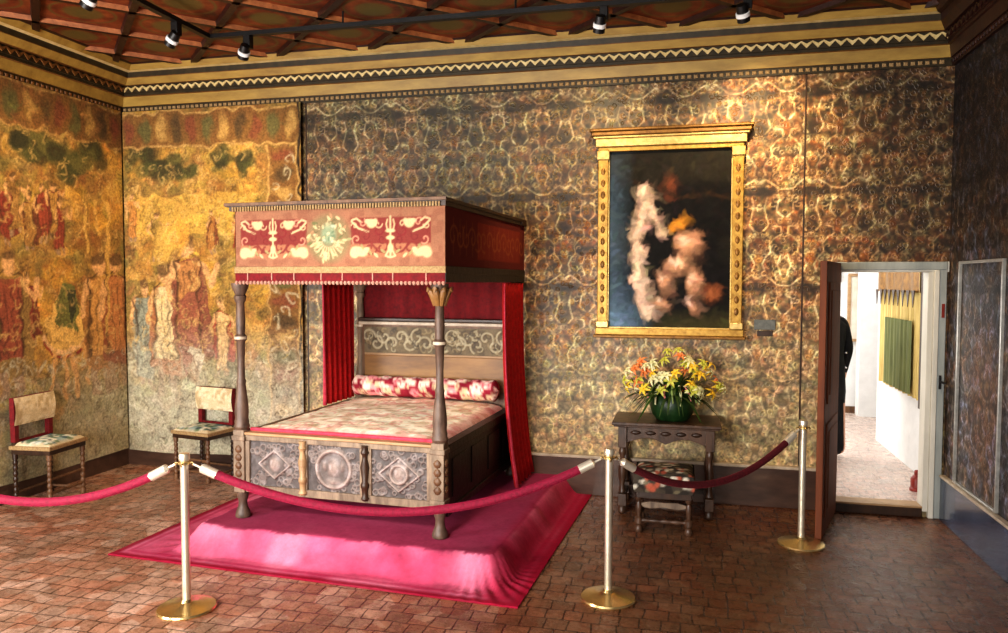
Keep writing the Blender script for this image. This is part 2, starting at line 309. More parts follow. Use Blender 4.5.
# ================================================================== SETTING
# floor -------------------------------------------------------------
def floormat(name, pale=0.):
    m, nt, b = newmat(name)
    co = objco(nt, (1, 1, 1), dist=.055, dscale=3.2)
    br = nd(nt, 'ShaderNodeTexBrick'); br.offset = .5; br.squash = .8; br.squash_frequency = 3; nt.links.new(co, br.inputs['Vector'])
    for k_, v_ in (('Scale', 1.), ('Brick Width', .135), ('Row Height', .125), ('Mortar Size', .0055), ('Mortar Smooth', .5), ('Bias', -.1)): br.inputs[k_].default_value = v_
    br.inputs['Color1'].default_value = s4((192, 142, 116)); br.inputs['Color2'].default_value = s4((124, 90, 72)); br.inputs['Mortar'].default_value = s4((60, 38, 28))
    vo = nd(nt, 'ShaderNodeTexVoronoi', Scale=6.5); nt.links.new(co, vo.inputs['Vector'])
    vh = ramp(nt, vo.outputs['Color'], [(.1, s4((140, 82, 58))), (.35, s4((180, 122, 92))), (.6, s4((146, 118, 96))), (.85, s4((216, 182, 158)))])
    c = mixc(nt, .5, br.outputs['Color'], vh)
    n = nd(nt, 'ShaderNodeTexNoise', Scale=1.1, Detail=5., Roughness=.7); nt.links.new(objco(nt), n.inputs['Vector'])
    c = mixc(nt, ramp(nt, n.outputs['Fac'], [(.42, (0,)*3), (.66, (.6,)*3)]), c, s4((136, 108, 84)))
    n2 = nd(nt, 'ShaderNodeTexNoise', Scale=11., Detail=7., Roughness=.8); nt.links.new(objco(nt), n2.inputs['Vector'])
    c = mixc(nt, 1., c, ramp(nt, n2.outputs['Fac'], [(.3, (.5,)*3), (.7, (1.35,)*3)]), 'MULTIPLY')
    mort = nd(nt, 'ShaderNodeMath', operation='MULTIPLY'); nt.links.new(br.outputs['Fac'], mort.inputs[0]); mort.inputs[1].default_value = .7
    c = mixc(nt, mort.outputs[0], c, s4((52, 32, 24)))
    if pale: c = mixc(nt, pale, c, s4((226, 214, 206)))  # whitish glare mixed into the gallery floor colour
    else:   # window daylight painted in: paler tiles on that side, darker toward the door
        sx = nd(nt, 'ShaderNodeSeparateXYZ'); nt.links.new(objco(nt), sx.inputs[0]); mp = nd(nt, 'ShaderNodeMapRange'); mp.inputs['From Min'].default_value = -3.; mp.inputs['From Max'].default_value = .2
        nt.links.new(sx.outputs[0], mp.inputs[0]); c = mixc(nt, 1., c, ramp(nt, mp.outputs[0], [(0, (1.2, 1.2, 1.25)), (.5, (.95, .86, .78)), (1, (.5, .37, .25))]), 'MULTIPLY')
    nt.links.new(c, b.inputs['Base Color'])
    nt.links.new(ramp(nt, n2.outputs['Fac'], [(.3, (.14,)*3), (.7, (.42,)*3)]), b.inputs['Roughness'])
    hm = nd(nt, 'ShaderNodeMath', operation='MULTIPLY_ADD'); nt.links.new(br.outputs['Fac'], hm.inputs[0]); hm.inputs[1].default_value = -1.; nt.links.new(n2.outputs['Fac'], hm.inputs[2]); bump(nt, b, hm.outputs[0], .5, .012)
    return m
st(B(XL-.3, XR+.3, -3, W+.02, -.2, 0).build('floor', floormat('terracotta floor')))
# ceiling: diagonal coffers -----------------------------------------
CZ = 3.995; PER = .915
def ceilmat():
    m, nt, b = newmat('painted ceiling panels'); co = objco(nt)
    rot = nd(nt, 'ShaderNodeMapping'); rot.inputs['Rotation'].default_value = (0, 0, PI/4); nt.links.new(co, rot.inputs['Vector'])
    n = nd(nt, 'ShaderNodeTexNoise', Scale=5., Detail=5., Roughness=.7); nt.links.new(co, n.inputs['Vector'])
    c = ramp(nt, n.outputs['Fac'], [(.3, s4((56, 22, 10))), (.5, s4((110, 44, 20))), (.72, s4((146, 78, 38)))])
    # painted oval in every coffer
    sx = nd(nt, 'ShaderNodeSeparateXYZ'); nt.links.new(co, sx.inputs[0])
    def cellc(op, off):
        a = nd(nt, 'ShaderNodeMath', operation=op); nt.links.new(sx.outputs[0], a.inputs[0]); nt.links.new(sx.outputs[1], a.inputs[1])
        d = nd(nt, 'ShaderNodeMath', operation='ADD'); nt.links.new(a.outputs[0], d.inputs[0]); d.inputs[1].default_value = -off+PER*40
        e = nd(nt, 'ShaderNodeMath', operation='DIVIDE'); nt.links.new(d.outputs[0], e.inputs[0]); e.inputs[1].default_value = PER
        f = nd(nt, 'ShaderNodeMath', operation='FRACT'); nt.links.new(e.outputs[0], f.inputs[0])
        g = nd(nt, 'ShaderNodeMath', operation='SUBTRACT'); nt.links.new(f.outputs[0], g.inputs[0]); g.inputs[1].default_value = .5; return g.outputs[0]
    u, v = cellc('ADD', .03), cellc('SUBTRACT', -10.34)
    cb = nd(nt, 'ShaderNodeCombineXYZ'); nt.links.new(u, cb.inputs[0]); nt.links.new(v, cb.inputs[1])
    L = nd(nt, 'ShaderNodeVectorMath', operation='LENGTH'); nt.links.new(cb.outputs[0], L.inputs[0])
    ov = ramp(nt, L.outputs['Value'], [(.0, (.9,)*3), (.2, (.75,)*3), (.25, (0,)*3), (.33, (0,)*3), (.36, (.8,)*3), (.39, (0,)*3)])
    c = mixc(nt, ov, c, s4((92, 84, 40))); nt.links.new(c, b.inputs['Base Color']); b.inputs['Roughness'].default_value = .5; bump(nt, b, n.outputs['Fac'], .2); return m
ce = st(B(XL-.2, XR+.2, -3, W+.1, CZ+.038, CZ+.16).build('ceiling', ceilmat()))
def clip(p, d, x0, x1, y0, y1):
    t0, t1 = -99, 99
    for q, e, a, b in ((p[0], d[0], x0, x1), (p[1], d[1], y0, y1)):
        ta, tb = (a-q)/e, (b-q)/e; t0 = max(t0, min(ta, tb)); t1 = min(t1, max(ta, tb))
    return t0, t1
r2 = math.sqrt(.5); nrib = 0
for dirn, off in ((1, .03), (-1, -10.34)):
    for k in range(-12, 24):
        cst = off+PER*k  # x+y=cst (dirn 1) or x-y=cst
        p = (cst/2, cst/2) if dirn == 1 else (cst/2, -cst/2); d = (r2, -r2) if dirn == 1 else (r2, r2)
        t0, t1 = clip(p, d, XL+.1, XR-.1, .3, W-.12)
        if t1-t0 < .15: continue
        a = Vector((p[0]+d[0]*t0, p[1]+d[1]*t0, 0)); b = Vector((p[0]+d[0]*t1, p[1]+d[1]*t1, 0)); nn = Vector((d[1], -d[0], 0))
        mb = MB(); vs = []
        for e in (a, b):
            for off2, z in ((-.034, CZ+.038), (-.027, CZ), (.027, CZ), (.034, CZ+.038)): vs.append(e+nn*off2+Vector((0, 0, z)))
        mb.add(vs, [(0, 1, 5, 4)], 1); mb.add(vs, [(1, 2, 6, 5)], 0); mb.add(vs, [(2, 3, 7, 6)], 1); mb.add(vs, [(0, 3, 2, 1), (4, 5, 6, 7)], 0)
        mats = [M['rib'], M['riblit'] if dirn == -1 else M['rib']]
        nrib += 1; o = mb.build('trim_%d' % (10+nrib), mats); o.parent = ce
        o.name = 'ceiling_rib'
# walls -------------------------------------------------------------
def leather_tile():
    """one width of the tooled pattern: mirrored scrolls, palms and dark scalloped bands"""
    T = Paint(0, .205, 0, .80, .005, (110, 84, 54)); T.jmax = 0; rr = random.Random(17); lc = (206, 184, 138)
    for k in range(60): T.ell(rr.random()*.205, rr.random()*.8, .012+.02*rr.random(), .01+.018*rr.random(), ((54, 40, 26), (70, 54, 34), (140, 88, 46), (84, 78, 48), (150, 118, 74))[k % 5], .8, rot=rr.random()*3, soft=.5)
    for cx, cy, rx, ry, c in ((0, .5, .05, .06, (60, 44, 28)), (.14, .3, .035, .05, (56, 44, 28)), (.13, .68, .04, .05, (54, 42, 28)), (0, .24, .035, .06, (150, 100, 50)), (.2, .5, .03, .06, (128, 84, 42)), (.07, .82, .05, .03, (60, 46, 30))): T.ell(cx, cy, rx, ry, c, .8, soft=.4)
    for k in range(46):
        cx, cy = rr.random()*.205, rr.random()*.8; T.line(curl(cx, cy, .02+.018*rr.random(), .55+.4*rr.random(), rr.random()*6, (-1)**k, 9), .008, lc, .35+.3*rr.random())
    for pts in ([(.0, .06), (.05, .085), (.1, .05), (.15, .01), (.205, .0)], [(.05, .12), (.03, .18), (.06, .24), (.1, .28), (.09, .35), (.13, .4)], [(.13, .4), (.18, .43), (.17, .49), (.12, .5)], [(.04, .46), (.08, .51), (.06, .58), (.04, .65), (.06, .73)], [(.18, .09), (.15, .17), (.18, .26)], [(.19, .57), (.14, .62), (.15, .7), (.195, .73)]): T.line(pts, .011, (214, 194, 150), .75)
    T.ell(0, .775, .17, .03, (36, 32, 28), .75, soft=.5); T.ell(.0, .0, .15, .02, (40, 36, 30), .7, soft=.5)
    return T.c/np.array(sc((110, 84, 54)))
LT = leather_tile()
def tile_leather(P, dark=1.0, xoff=0.):
    u = np.abs(((P.X-xoff)/.41) % 1-.5)*.41; v = ((P.Y-.27)/.80 % 1)*.80; wob = (vnoise(P.ny, P.nx, 14, 77)-.5)*.012
    i = np.clip((u+wob)/.005, 0, LT.shape[1]-1.001); k = np.clip((v+wob)/.005, 0, LT.shape[0]-1.001); i0 = i.astype(int); k0 = k.astype(int); fi = (i-i0)[..., None]; fk = (k-k0)[..., None]
    t = (LT[k0, i0]*(1-fi)+LT[k0, i0+1]*fi)*(1-fk)+(LT[k0+1, i0]*(1-fi)+LT[k0+1, i0+1]*fi)*fk
    P.c = P.c*(1+(t-1)*dark)
P = Paint(XL, XR, 0, 3.75, .009, (122, 84, 50)); P.jitter(.0, .3)
P.tint(.5, (98, 84, 52), .6, 3, .4, .65); P.put(np.clip((P.X+.3)/.8, 0, 1)*np.clip((P.Y-1.3)/.8, 0, 1), (138, 82, 40), .45); P.tint(.35, (128, 84, 46), .7, 5, .5, .75); P.tint(.12, (78, 56, 32), .6, 8, .5, .7); P.tint(.07, (150, 122, 80), .5, 9, .5, .7)  # includes a warm spotlight glow painted orange on the upper right
tile_leather(P, 1, -.02)
low = np.clip((1.9-P.Y)/1.2, 0, 1); P.put(low, (196, 178, 134), .42); P.put(np.clip((P.Y-2.2)/.6, 0, 1)*np.clip(1.3-(P.X+1.2)/1.6, .35, 1), (50, 45, 24), .52)           # daylight painted pale into the lower part, dimness olive into the upper
dk = np.clip((P.X-.9)/.7, 0, 1); P.put(dk*np.clip((P.Y-1.2)/1.0, .3, 1), (30, 23, 18), .75)  # shade at the right end painted in as a darker tone
hole = (P.X > 1.21) & (P.X < 1.885) & (P.Y < 1.985)
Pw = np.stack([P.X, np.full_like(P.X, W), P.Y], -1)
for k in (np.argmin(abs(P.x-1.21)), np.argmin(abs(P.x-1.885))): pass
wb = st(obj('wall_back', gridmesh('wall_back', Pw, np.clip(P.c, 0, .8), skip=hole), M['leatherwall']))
for xs in (-3.55, .945): st(obj('leather_seam', B(xs-.006, xs+.006, W-.006, W+.002, .36, 3.62).mesh('leather_seam'), M['oakdark'], wb))
st(B(XL-.3, 1.20, W+.01, W+.35, 0, 4.1).build('wall_behind_left', M['white'])); st(B(1.895, 3.2, W+.01, W+.10, 0, 4.1).build('wall_behind_right', M['white'])); st(B(1.20, 1.895, W+.01, W+.10, 1.99, 4.1).build('wall_above_door', M['white']))
# left wall (mostly under the tapestry)
st(B(XL-.2, XL, -3, W+.01, 0, 4.1).build('wall_left', M['skirt']))
# right wall
P = Paint(-1, W, 0, 3.9, .014, (66, 50, 40)); P.tint(.4, (50, 44, 44), .8, 21, .4, .65); P.tint(.1, (96, 66, 40), .5, 22, .5, .7); P.tint(.07, (90, 84, 90), .4, 23, .5, .7); tile_leather(P, 1, .1)
up = np.clip((P.Y-1.3)/1.4, 0, 1); P.put(up, (20, 12, 9), .85); P.ell(5.9, 1.0, .25, .5, (128, 84, 44), .4, soft=.8)  # upper wall painted near black, its shade put into the colour
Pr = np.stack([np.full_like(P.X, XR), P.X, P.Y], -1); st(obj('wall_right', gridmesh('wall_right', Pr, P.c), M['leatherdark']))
st(B(XR+.01, XR+.2, -1, W, 0, 4.1).build('wall_right_core', M['white']))
# baseboards
bb = st(B(XL, 1.16, W-.03, W, 0, .33).build('baseboard_back', M['skirt'], bevel=.004)); obj('baseboard_edge', B(-3.56, 1.16, W-.045, W, .33, .358).mesh('baseboard_edge'), M['skirttop'], bb, .006)
bl = st(B(XL, XL+.03, -2, W-.03, 0, .33).build('baseboard_left', M['skirt'], bevel=.004))
br_ = st(B(XR-.035, XR, -1, W-.05, 0, .345).build('baseboard_right', M['skirtblue'], bevel=.004)); obj('baseboard_edge', B(XR-.045, XR, -1, W-.05, .345, .365).mesh('baseboard_edge'), M['skirttop'], br_, .004)
# cornice: profile (protrusion, z) swept left wall -> back wall -> right wall
def zz(zm, d): return H+(zm-H)*(W-d)/W
prof = [(0, 3.60, None), (.03, 3.605, 'cdark'), (.03, 3.665, 'cdark'), (.045, 3.67, 'cmid'), (.06, 3.765, 'cgold'), (.075, 3.775, 'cmid'), (.075, 3.80, 'cdark'), (.085, 3.805, 'cdark'), (.085, 3.875, 'cdark'), (.115, 3.885, 'cmid'), (.15, 3.955, 'cgold'), (.15, 3.962, 'cmid'), (.155, 4.012, 'cdark'), (.19, 4.03, 'clight'), (.22, 4.09, 'cgold'), (.24, 4.12, 'rib')]
names = ['cdark', 'cmid', 'cgold', 'clight', 'rib']
def sweep(pa, pb, name, n_in):
    """pa,pb: functions protrusion->(x,y)"""
    mb = MB(); v = []
    for d, zm, _ in prof: z = zz(zm, d); v += [(*pa(d), z), (*pb(d), z)]
    for i in range(len(prof)-1): mb.add([v[2*i], v[2*i+1], v[2*i+3], v[2*i+2]], [(0, 1, 2, 3)], names.index(prof[i+1][2]))
    o = st(mb.build(name, [M[q] for q in names])); ax = Vector((*pb(.05), 0))-Vector((*pa(.05), 0)); L = ax.length; ax.normalize()
    bd = MB(); n = int(L/.052)
    for i in range(n):
        p = Vector((*pa(.032), 0))+ax*(L*(i+.5)/n); q = p+Vector(n_in)*.008
        z0 = zz(3.635, .03); a = ax*.017; bd.add([p-a+Vector((0, 0, z0-.014)), p+a+Vector((0, 0, z0-.014)), p+a+Vector((0, 0, z0+.016)), p-a+Vector((0, 0, z0+.016)), q-a*.6+Vector((0, 0, z0-.008)), q+a*.6+Vector((0, 0, z0-.008)), q+a*.6+Vector((0, 0, z0+.01)), q-a*.6+Vector((0, 0, z0+.01))], [(4, 5, 6, 7), (0, 1, 5, 4), (1, 2, 6, 5), (2, 3, 7, 6), (3, 0, 4, 7)])
    obj('bead_row', bd.mesh('bead_row'), M['cmid'] if n_in[0] else M['braid'], o)
    zg = MB(); n = int(L/.085)
    for i in range(n):
        p = Vector((*pa(.088), 0))+ax*(L*i/n); w = ax*(L/n); zb, zt = zz(3.81, .085), zz(3.855, .085); q = Vector(n_in)*.012
        pts = [p+Vector((0, 0, zb)), p+w*.5+Vector((0, 0, zt)), p+w+Vector((0, 0, zb)), p+w+Vector((0, 0, zb+.034)), p+w*.5+Vector((0, 0, zt+.012)), p+Vector((0, 0, zb+.034))]
        v = [x for x in pts]+[x+q for x in pts]
        zg.add(v, [(6, 7, 10, 11), (7, 8, 9, 10), (0, 1, 7, 6), (1, 2, 8, 7), (5, 11, 10, 4), (4, 10, 9, 3)])
    obj('wave_molding', zg.mesh('wave_molding'), M['cmid'] if n_in[0] else M['clight'], o)
    return o
sweep(lambda d: (XL+d*1.4, -2.), lambda d: (XL+d*1.4, W-d), 'trim_1', (1, 0, 0))
sweep(lambda d: (XL+d*1.4, W-d), lambda d: (XR-d, W-d), 'trim_2', (0, -1, 0))
for k in ('cdark', 'cmid', 'cgold', 'clight'): pass
_sv = dict(M); 
for k in ('cdark', 'cmid', 'cgold', 'clight'): M[k] = _sv['rib']
sweep(lambda d: (XR-d, W-d), lambda d: (XR-d, -1.), 'trim_3', (-1, 0, 0)); M.update(_sv)  # right cornice swept in the dark rib colour to paint in its shade
# doorway -----------------------------------------------------------
fr = MB(); fr.box(1.155, 1.215, W-.03, W+.11, .0, 2.065); fr.box(1.155, 2.035, W-.03, W+.11, 1.983, 2.065); fr.box(1.885, 1.925, W-.03, W+.11, .05, 1.983)
df = st(fr.build('trim_4', M['whitewood'], bevel=.004))
obj('casing', B(1.925, 1.965, W-.045, W-.0, 0, 2.0).mesh('casing'), M['whitewood'], df, .006); obj('casing', B(1.965, 2.02, W-.035, W, 0, 2.065).mesh('casing'), M['greywood'], df, .006); obj('casing', B(1.2, 2.02, W-.04, W-.028, 2.0, 2.065).mesh('casing'), M['greywood'], df, .006)
obj('strike_plate', B(1.985, 2.005, W-.042, W-.034, 1.62, 1.73).mesh('strike_plate'), M['redpaint'], df)
lk = MB(); lk.box(1.978, 1.992, W-.05, W-.034, 1.05, 1.16); lk.tube([(1.985, W-.05, 1.11), (1.985, W-.09, 1.11), (2.01, W-.095, 1.10)], .008); obj('latch', lk.mesh('latch'), M['blackmetal'], df)
st(B(1.16, 1.885, W-.03, W+.12, 0, .075).build('trim_5', M['oakdark'], bevel=.006)); st(B(1.16, 1.885, W-.036, W+.13, .075, .092).build('trim_6', M['oaklight'], bevel=.004))     # threshold
# open door leaf
L = MB(); dl = .81; L.box(0, dl, -.024, .024, .012, 2.055)
dleaf = L.build('door_1', M['door'], bevel=.004); st(dleaf); dleaf.location = (1.21, W-.045, 0); dleaf.rotation_euler = (0, 0, math.atan2(-.77, -.235))
pn = MB()
for z0, z1 in ((.15, .85), (1.0, 1.9)):
    for sy in (-1, 1):
        y = .024*sy; pn.box(.1, dl-.1, min(y, y+.012*sy), max(y, y+.012*sy), z0, z1); pn.box(.16, dl-.16, min(y, y+.02*sy), max(y, y+.02*sy), z0+.06, z1-.06)
obj('door_panel', pn.mesh('door_panel'), M['door'], dleaf, .004)
# gallery beyond the doorway ---------------------------------------
GZ = .085
st(B(-.5, 4.2, W+.10, 12.5, -.1, GZ).build('floor', floormat('gallery floor', .45)))
st(B(-.5, 2.62, 11.3, 11.5, GZ, 4.).build('wall_far', M['white'])); 
st(B(2.16, 2.3, W+.10, 9.4, GZ, 4.).build('wall_gallery_right', M['white']))
st(B(2.3, 4.4, 11.0, 11.2, GZ, 4.).build('wall_gallery_end', M['white']))
st(B(-.6, -.5, W+.34, 12.5, GZ, 4.).build('wall_gallery_left', M['white'])); st(B(-.6, 4.4, W+.34, 12.5, 3.6, 3.7).build('ceiling', M['white']))
bf = st(B(1.9, 2.62, 11.27, 11.3, GZ, GZ+.09).build('baseboard_far', M['oak']))
# framed picture on the far white wall
pf = thing('framed_print', 'pale framed picture on the white wall seen through the doorway', 'picture', (2.36, 11.29, 1.55))
fm = MB()
for a in ((-.17, .17, -.03, 0, .43, .47), (-.17, .17, -.03, 0, -.47, -.43), (-.17, -.13, -.03, 0, -.43, .43), (.13, .17, -.03, 0, -.43, .43)): fm.box(*a)
fm.build('frame', M['oaklight'], pf, .004); B(-.13, .13, -.012, 0, -.43, .43).build('print', pm('faded print', (236, 228, 214), (210, 196, 176), .6, scale=5), pf)
tag(B(1.98, 2.1, 11.24, 11.3, 1.9, 2.4).build('wall_hanging', M['oakdark'], bevel=.006), 'small dark brown hanging high on the white wall beyond the doorway', 'hanging')
# curtained glass on the gallery's right wall
cu = thing('gallery_curtain', 'gold curtain with fringed pelmet on the right wall beyond the doorway', 'curtain', (2.16, 8.2, GZ))
def pleat(y0, y1, z0, z1, x, amp, per, ny=60, nz=10, flare=0):
    yy = np.linspace(y0, y1, ny); zz_ = np.linspace(z0, z1, nz); Y, Z = np.meshgrid(yy, zz_); X = x+amp*np.sin(2*PI*Y/per)+amp*.4*np.sin(2*PI*Y/per*1.7+1); return np.stack([X, Y, Z], -1)
obj('drape', gridmesh('drape', pleat(-.56, .95, .72, 2.2, -.03, .02, .16)), M['drape'], cu)
obj('pelmet', gridmesh('pelmet', pleat(-.57, .98, 1.72, 2.3, -.07, .012, .3)), M['golddark'], cu)
fg = MB()
for i in range(9): y = -.5+i*.17; fg.prism([(y, 1.74), (y+.1, 1.74), (y+.05, 1.58)], -.003, .003)
fo = fg.build('pelmet_fringe', M['oakdark'], cu); fo.rotation_euler = (0, 0, PI/2); fo.location = (-.09, 0, 0)
obj('green_panel', gridmesh('green_panel', pleat(-.35, .6, .75, 1.45, -.075, .01, .12)), M['green'], cu)
obj('jamb_strip', B(2.10, 2.16, 7.50, 7.62, .74, 2.3).mesh('jamb_strip'), M['oakdark'], df, .003)
ds = MB(); ds.lathe([(.055, 0), (.055, .02), (.045, .03), (.048, .1), (.03, .13), (.018, .14), (.022, .165), (.012, .18), (0, .182)], 16)
do = tag(ds.build('doorstop', M['redpaint']), 'small red doorstop on the floor by the right door jamb', 'doorstop'); do.location = (1.985, 7.18, GZ)
# ================================================================== PERSON in the doorway
def person():
    me = bpy.data.meshes.new('person'); J = {}
    pts = [('pel', 0, 0, .92, .15, .11), ('waist', 0, 0, 1.06, .14, .1), ('chest', 0, -.01, 1.28, .17, .12), ('neck0', 0, 0, 1.44, .09, .08), ('neck', 0, .0, 1.5, .05, .05), ('head', 0, .01, 1.6, .075, .09), ('crown', 0, .01, 1.69, .06, .07)]
    for sx in (-1, 1):
        pts += [('sh%d' % sx, .17*sx, 0, 1.41, .065, .06), ('el%d' % sx, .235*sx, .0, 1.13, .05, .05), ('wr%d' % sx, .23*sx, .09, .9, .036, .036), ('ha%d' % sx, .225*sx, .12, .82, .035, .022),
                ('hip%d' % sx, .11*sx, 0, .86, .1, .1), ('kn%d' % sx, .15*sx, .01, .5, .065, .065), ('an%d' % sx, .17*sx, -.01, .09, .045, .045), ('toe%d' % sx, .18*sx, .15, .035, .04, .03)]
    ed = [('pel', 'waist'), ('waist', 'chest'), ('chest', 'neck0'), ('neck0', 'neck'), ('neck', 'head'), ('head', 'crown')]
    for q in ('-1', '1'): ed += [('neck0', 'sh'+q), ('sh'+q, 'el'+q), ('el'+q, 'wr'+q), ('wr'+q, 'ha'+q), ('pel', 'hip'+q), ('hip'+q, 'kn'+q), ('kn'+q, 'an'+q), ('an'+q, 'toe'+q)]
    for i, p in enumerate(pts): J[p[0]] = i
    V = [p[1:4] for p in pts]; E = [(J[a], J[b]) for a, b in ed]; Rr = [p[4:6] for p in pts]
    for sx in (-1, 1):   # five fingers per hand
        h = J['ha%d' % sx]; hx, hy, hz = V[h]
        for k, (dy, ln) in enumerate(((.028, .065), (.01, .078), (-.008, .074), (-.025, .058))):
            n = len(V); V += [(hx, hy+dy, hz-.03), (hx-.004*sx, hy+dy+.008, hz-.03-ln*.55), (hx-.012*sx, hy+dy+.012, hz-.03-ln)]; Rr += [(.009, .009), (.0085, .0085), (.007, .007)]; E += [(h, n), (n, n+1), (n+1, n+2)]
        n = len(V); V += [(hx, hy+.05, hz+.0), (hx-.008*sx, hy+.062, hz-.04)]; Rr += [(.011, .011), (.008, .008)]; E += [(h, n), (n, n+1)]
    me.from_pydata(V, E, []); o = bpy.data.objects.new('person_tmp', me); C.objects.link(o)
    sk = o.modifiers.new('skin', 'SKIN'); sk.use_smooth_shade = True
    for i, r in enumerate(Rr): me.skin_vertices[0].data[i].radius = r
    me.skin_vertices[0].data[0].use_root = True
    sb = o.modifiers.new('sub', 'SUBSURF'); sb.levels = 2; sb.render_levels = 2
    dg = bpy.context.evaluated_depsgraph_get(); dg.update(); m2 = bpy.data.meshes.new_from_object(o.evaluated_get(dg)); bpy.data.objects.remove(o)
    m2.name = 'body'; m2.materials.clear(); m2.materials.append(M['blackcloth']); m2.materials.append(M['skin'])
    for p in m2.polygons:
        c = p.center; p.use_smooth = True; p.material_index = 1 if (c.z > 1.485 or (abs(c.x) > .18 and c.z < .88)) else 0
    r = thing('person', 'person in black clothes standing half hidden just beyond the doorway', 'person', (1.415, 8.3, GZ), math.radians(12))
    b = obj('body', m2, None, r)
    hd = MB(); hd.lathe([(.0, .0), (.07, .01), (.1, .07), (.103, .13), (.085, .19), (.05, .22), (0, .23)], 18, (0, -.022, 1.555), sx=.9, sy=1.0); hd.build('hair', M['hair'], r)
    fc = MB(); fc.lathe([(0, 0), (.012, .006), (.016, .02), (.006, .05), (0, .055)], 10, (0, .1, 1.585))
    fc.build('nose', M['skin'], r)
    for sx in (-1, 1):
        e = MB(); e.lathe([(0, -.009), (.007, -.006), (.01, 0), (.007, .006), (0, .009)], 10, (.03*sx, .09, 1.63)); e.build('eye', M['blackmetal'], r)
        e = MB(); e.lathe([(0, -.03), (.012, -.02), (.017, .0), (.013, .022), (0, .03)], 10, (.084*sx, .01, 1.61), sx=.5); e.build('ear', M['skin'], r)
    e = MB(); e.lathe([(0, -.006), (.02, -.003), (.022, 0), (.02, .003), (0, .006)], 10, (0, .085, 1.56), sy=.5); e.build('mouth', M['redhem'], r)
    ct = MB(); ct.lathe([(.2, .62), (.205, .7), (.19, .95), (.175, 1.1), (.195, 1.28), (.2, 1.38), (.13, 1.46), (.075, 1.49)], 24, sy=.72); ct.build('coat', M['blackcloth'], r)
    for z in (.95, 1.1): MB().lathe([(0, -.012), (.01, -.008), (.013, 0), (.01, .008), (0, .012)], 10, (.17, -.09, z)).build('coat_button', M['chrome'], r)
person()
# ================================================================== TAPESTRIES
def crown(P, pts, seed, cols=((72, 72, 36), (96, 90, 46), (52, 50, 28))):
    rr = random.Random(seed)
    for x, y, r in pts:
        for k in range(9): a, d = rr.random()*6.28, rr.random()*r*.8; P.ell(x+d*math.cos(a), y+d*.8*math.sin(a), r*.42, r*.3, cols[k % 3], .8, soft=.6)
def fig(P, x, z, h, robe, cape, skin=(206, 158, 104), legs=(150, 120, 90), face=1, leg=.35):
    """a standing figure, feet at (x,z), height h"""
    if leg:
        P.line([(x-.05*h, z), (x-.05*h, z+leg*h), (x-.03*h, z+.5*h)], .06*h, legs); P.line([(x+.06*h, z+.01*h), (x+.05*h, z+leg*h), (x+.03*h, z+.5*h)], .06*h, legs)
    if cape: P.poly([(x-.14*h, z+.2*h), (x+.2*h*face, z+.12*h), (x+.17*h*face, z+.6*h), (x+.1*h*face, z+.84*h), (x-.1*h, z+.83*h), (x-.15*h, z+.5*h)], cape, .9)
    P.poly([(x-.11*h, z+leg*.75*h), (x+.1*h, z+leg*.75*h), (x+.08*h, z+.6*h), (x+.1*h, z+.82*h), (x-.1*h, z+.82*h), (x-.08*h, z+.6*h)], robe, .95)
    P.line([(x-.1*h, z+.8*h), (x-.17*h, z+.62*h), (x-.1*h*face-.05*h, z+.55*h)], .05*h, skin); P.line([(x+.1*h, z+.8*h), (x+.2*h, z+.66*h), (x+.24*h, z+.8*h)], .045*h, skin)
    P.ell(x, z+.92*h, .055*h, .075*h, skin, 1, soft=.3); P.ell(x, z+.975*h, .065*h, .045*h, (96, 70, 40), .9, soft=.4)
    for sx in (-1, 1): P.line([(x+sx*.1*h, z+leg*.75*h), (x+sx*.085*h, z+.6*h), (x+sx*.105*h, z+.82*h), (x+sx*.03*h, z+.87*h)], .013*h, (74, 46, 24), .8)
    for k in range(4): P.line([(x-.08*h+k*.05*h, z+.75*h), (x-.09*h+k*.06*h, z+leg*.8*h)], .012*h, tuple(int(v*.62) for v in robe), .8)
    P.line([(x-.115*h, z+leg*.75*h), (x-.09*h, z+.6*h), (x-.11*h, z+.82*h)], .012*h, (70, 48, 26), .7)
def strokes(P, n, seed, z0, z1):
    rr = random.Random(seed)
    for k in range(n):
        x = P.x[0]+rr.random()*(P.x[-1]-P.x[0]); z = z0+rr.random()*(z1-z0); d = rr.random() < .55; r = .02+.05*rr.random()
        P.line(curl(x, z, r, .3+.5*rr.random(), rr.random()*6.3, 1 if rr.random() < .5 else -1, 8), .011, (62, 42, 22) if d else ((212, 176, 106) if z > 1.2 else (200, 192, 162)), .5 if d else .45)
def border(P, x0, x1, z0, z1, horiz=True):
    P.rect(x0, x1, z0, z1, (120, 82, 42), .85)
    n = max(2, int(((x1-x0) if horiz else (z1-z0))/.17))
    for i in range(n):
        if horiz: cx, cz, rx, rz = x0+(x1-x0)*(i+.5)/n, (z0+z1)/2, .06, (z1-z0)*.34
        else: cx, cz, rx, rz = (x0+x1)/2, z0+(z1-z0)*(i+.5)/n, (x1-x0)*.34, .06
        P.ell(cx, cz, rx, rz, ((124, 66, 44), (92, 92, 52), (190, 150, 84), (76, 60, 36))[i % 4], .8, soft=.5)
    for a in ((x0, x1, z0, z0+.02), (x0, x1, z1-.02, z1)) if horiz else ((x0, x0+.02, z0, z1), (x1-.02, x1, z0, z1)): P.rect(*a, (196, 156, 92), .8)
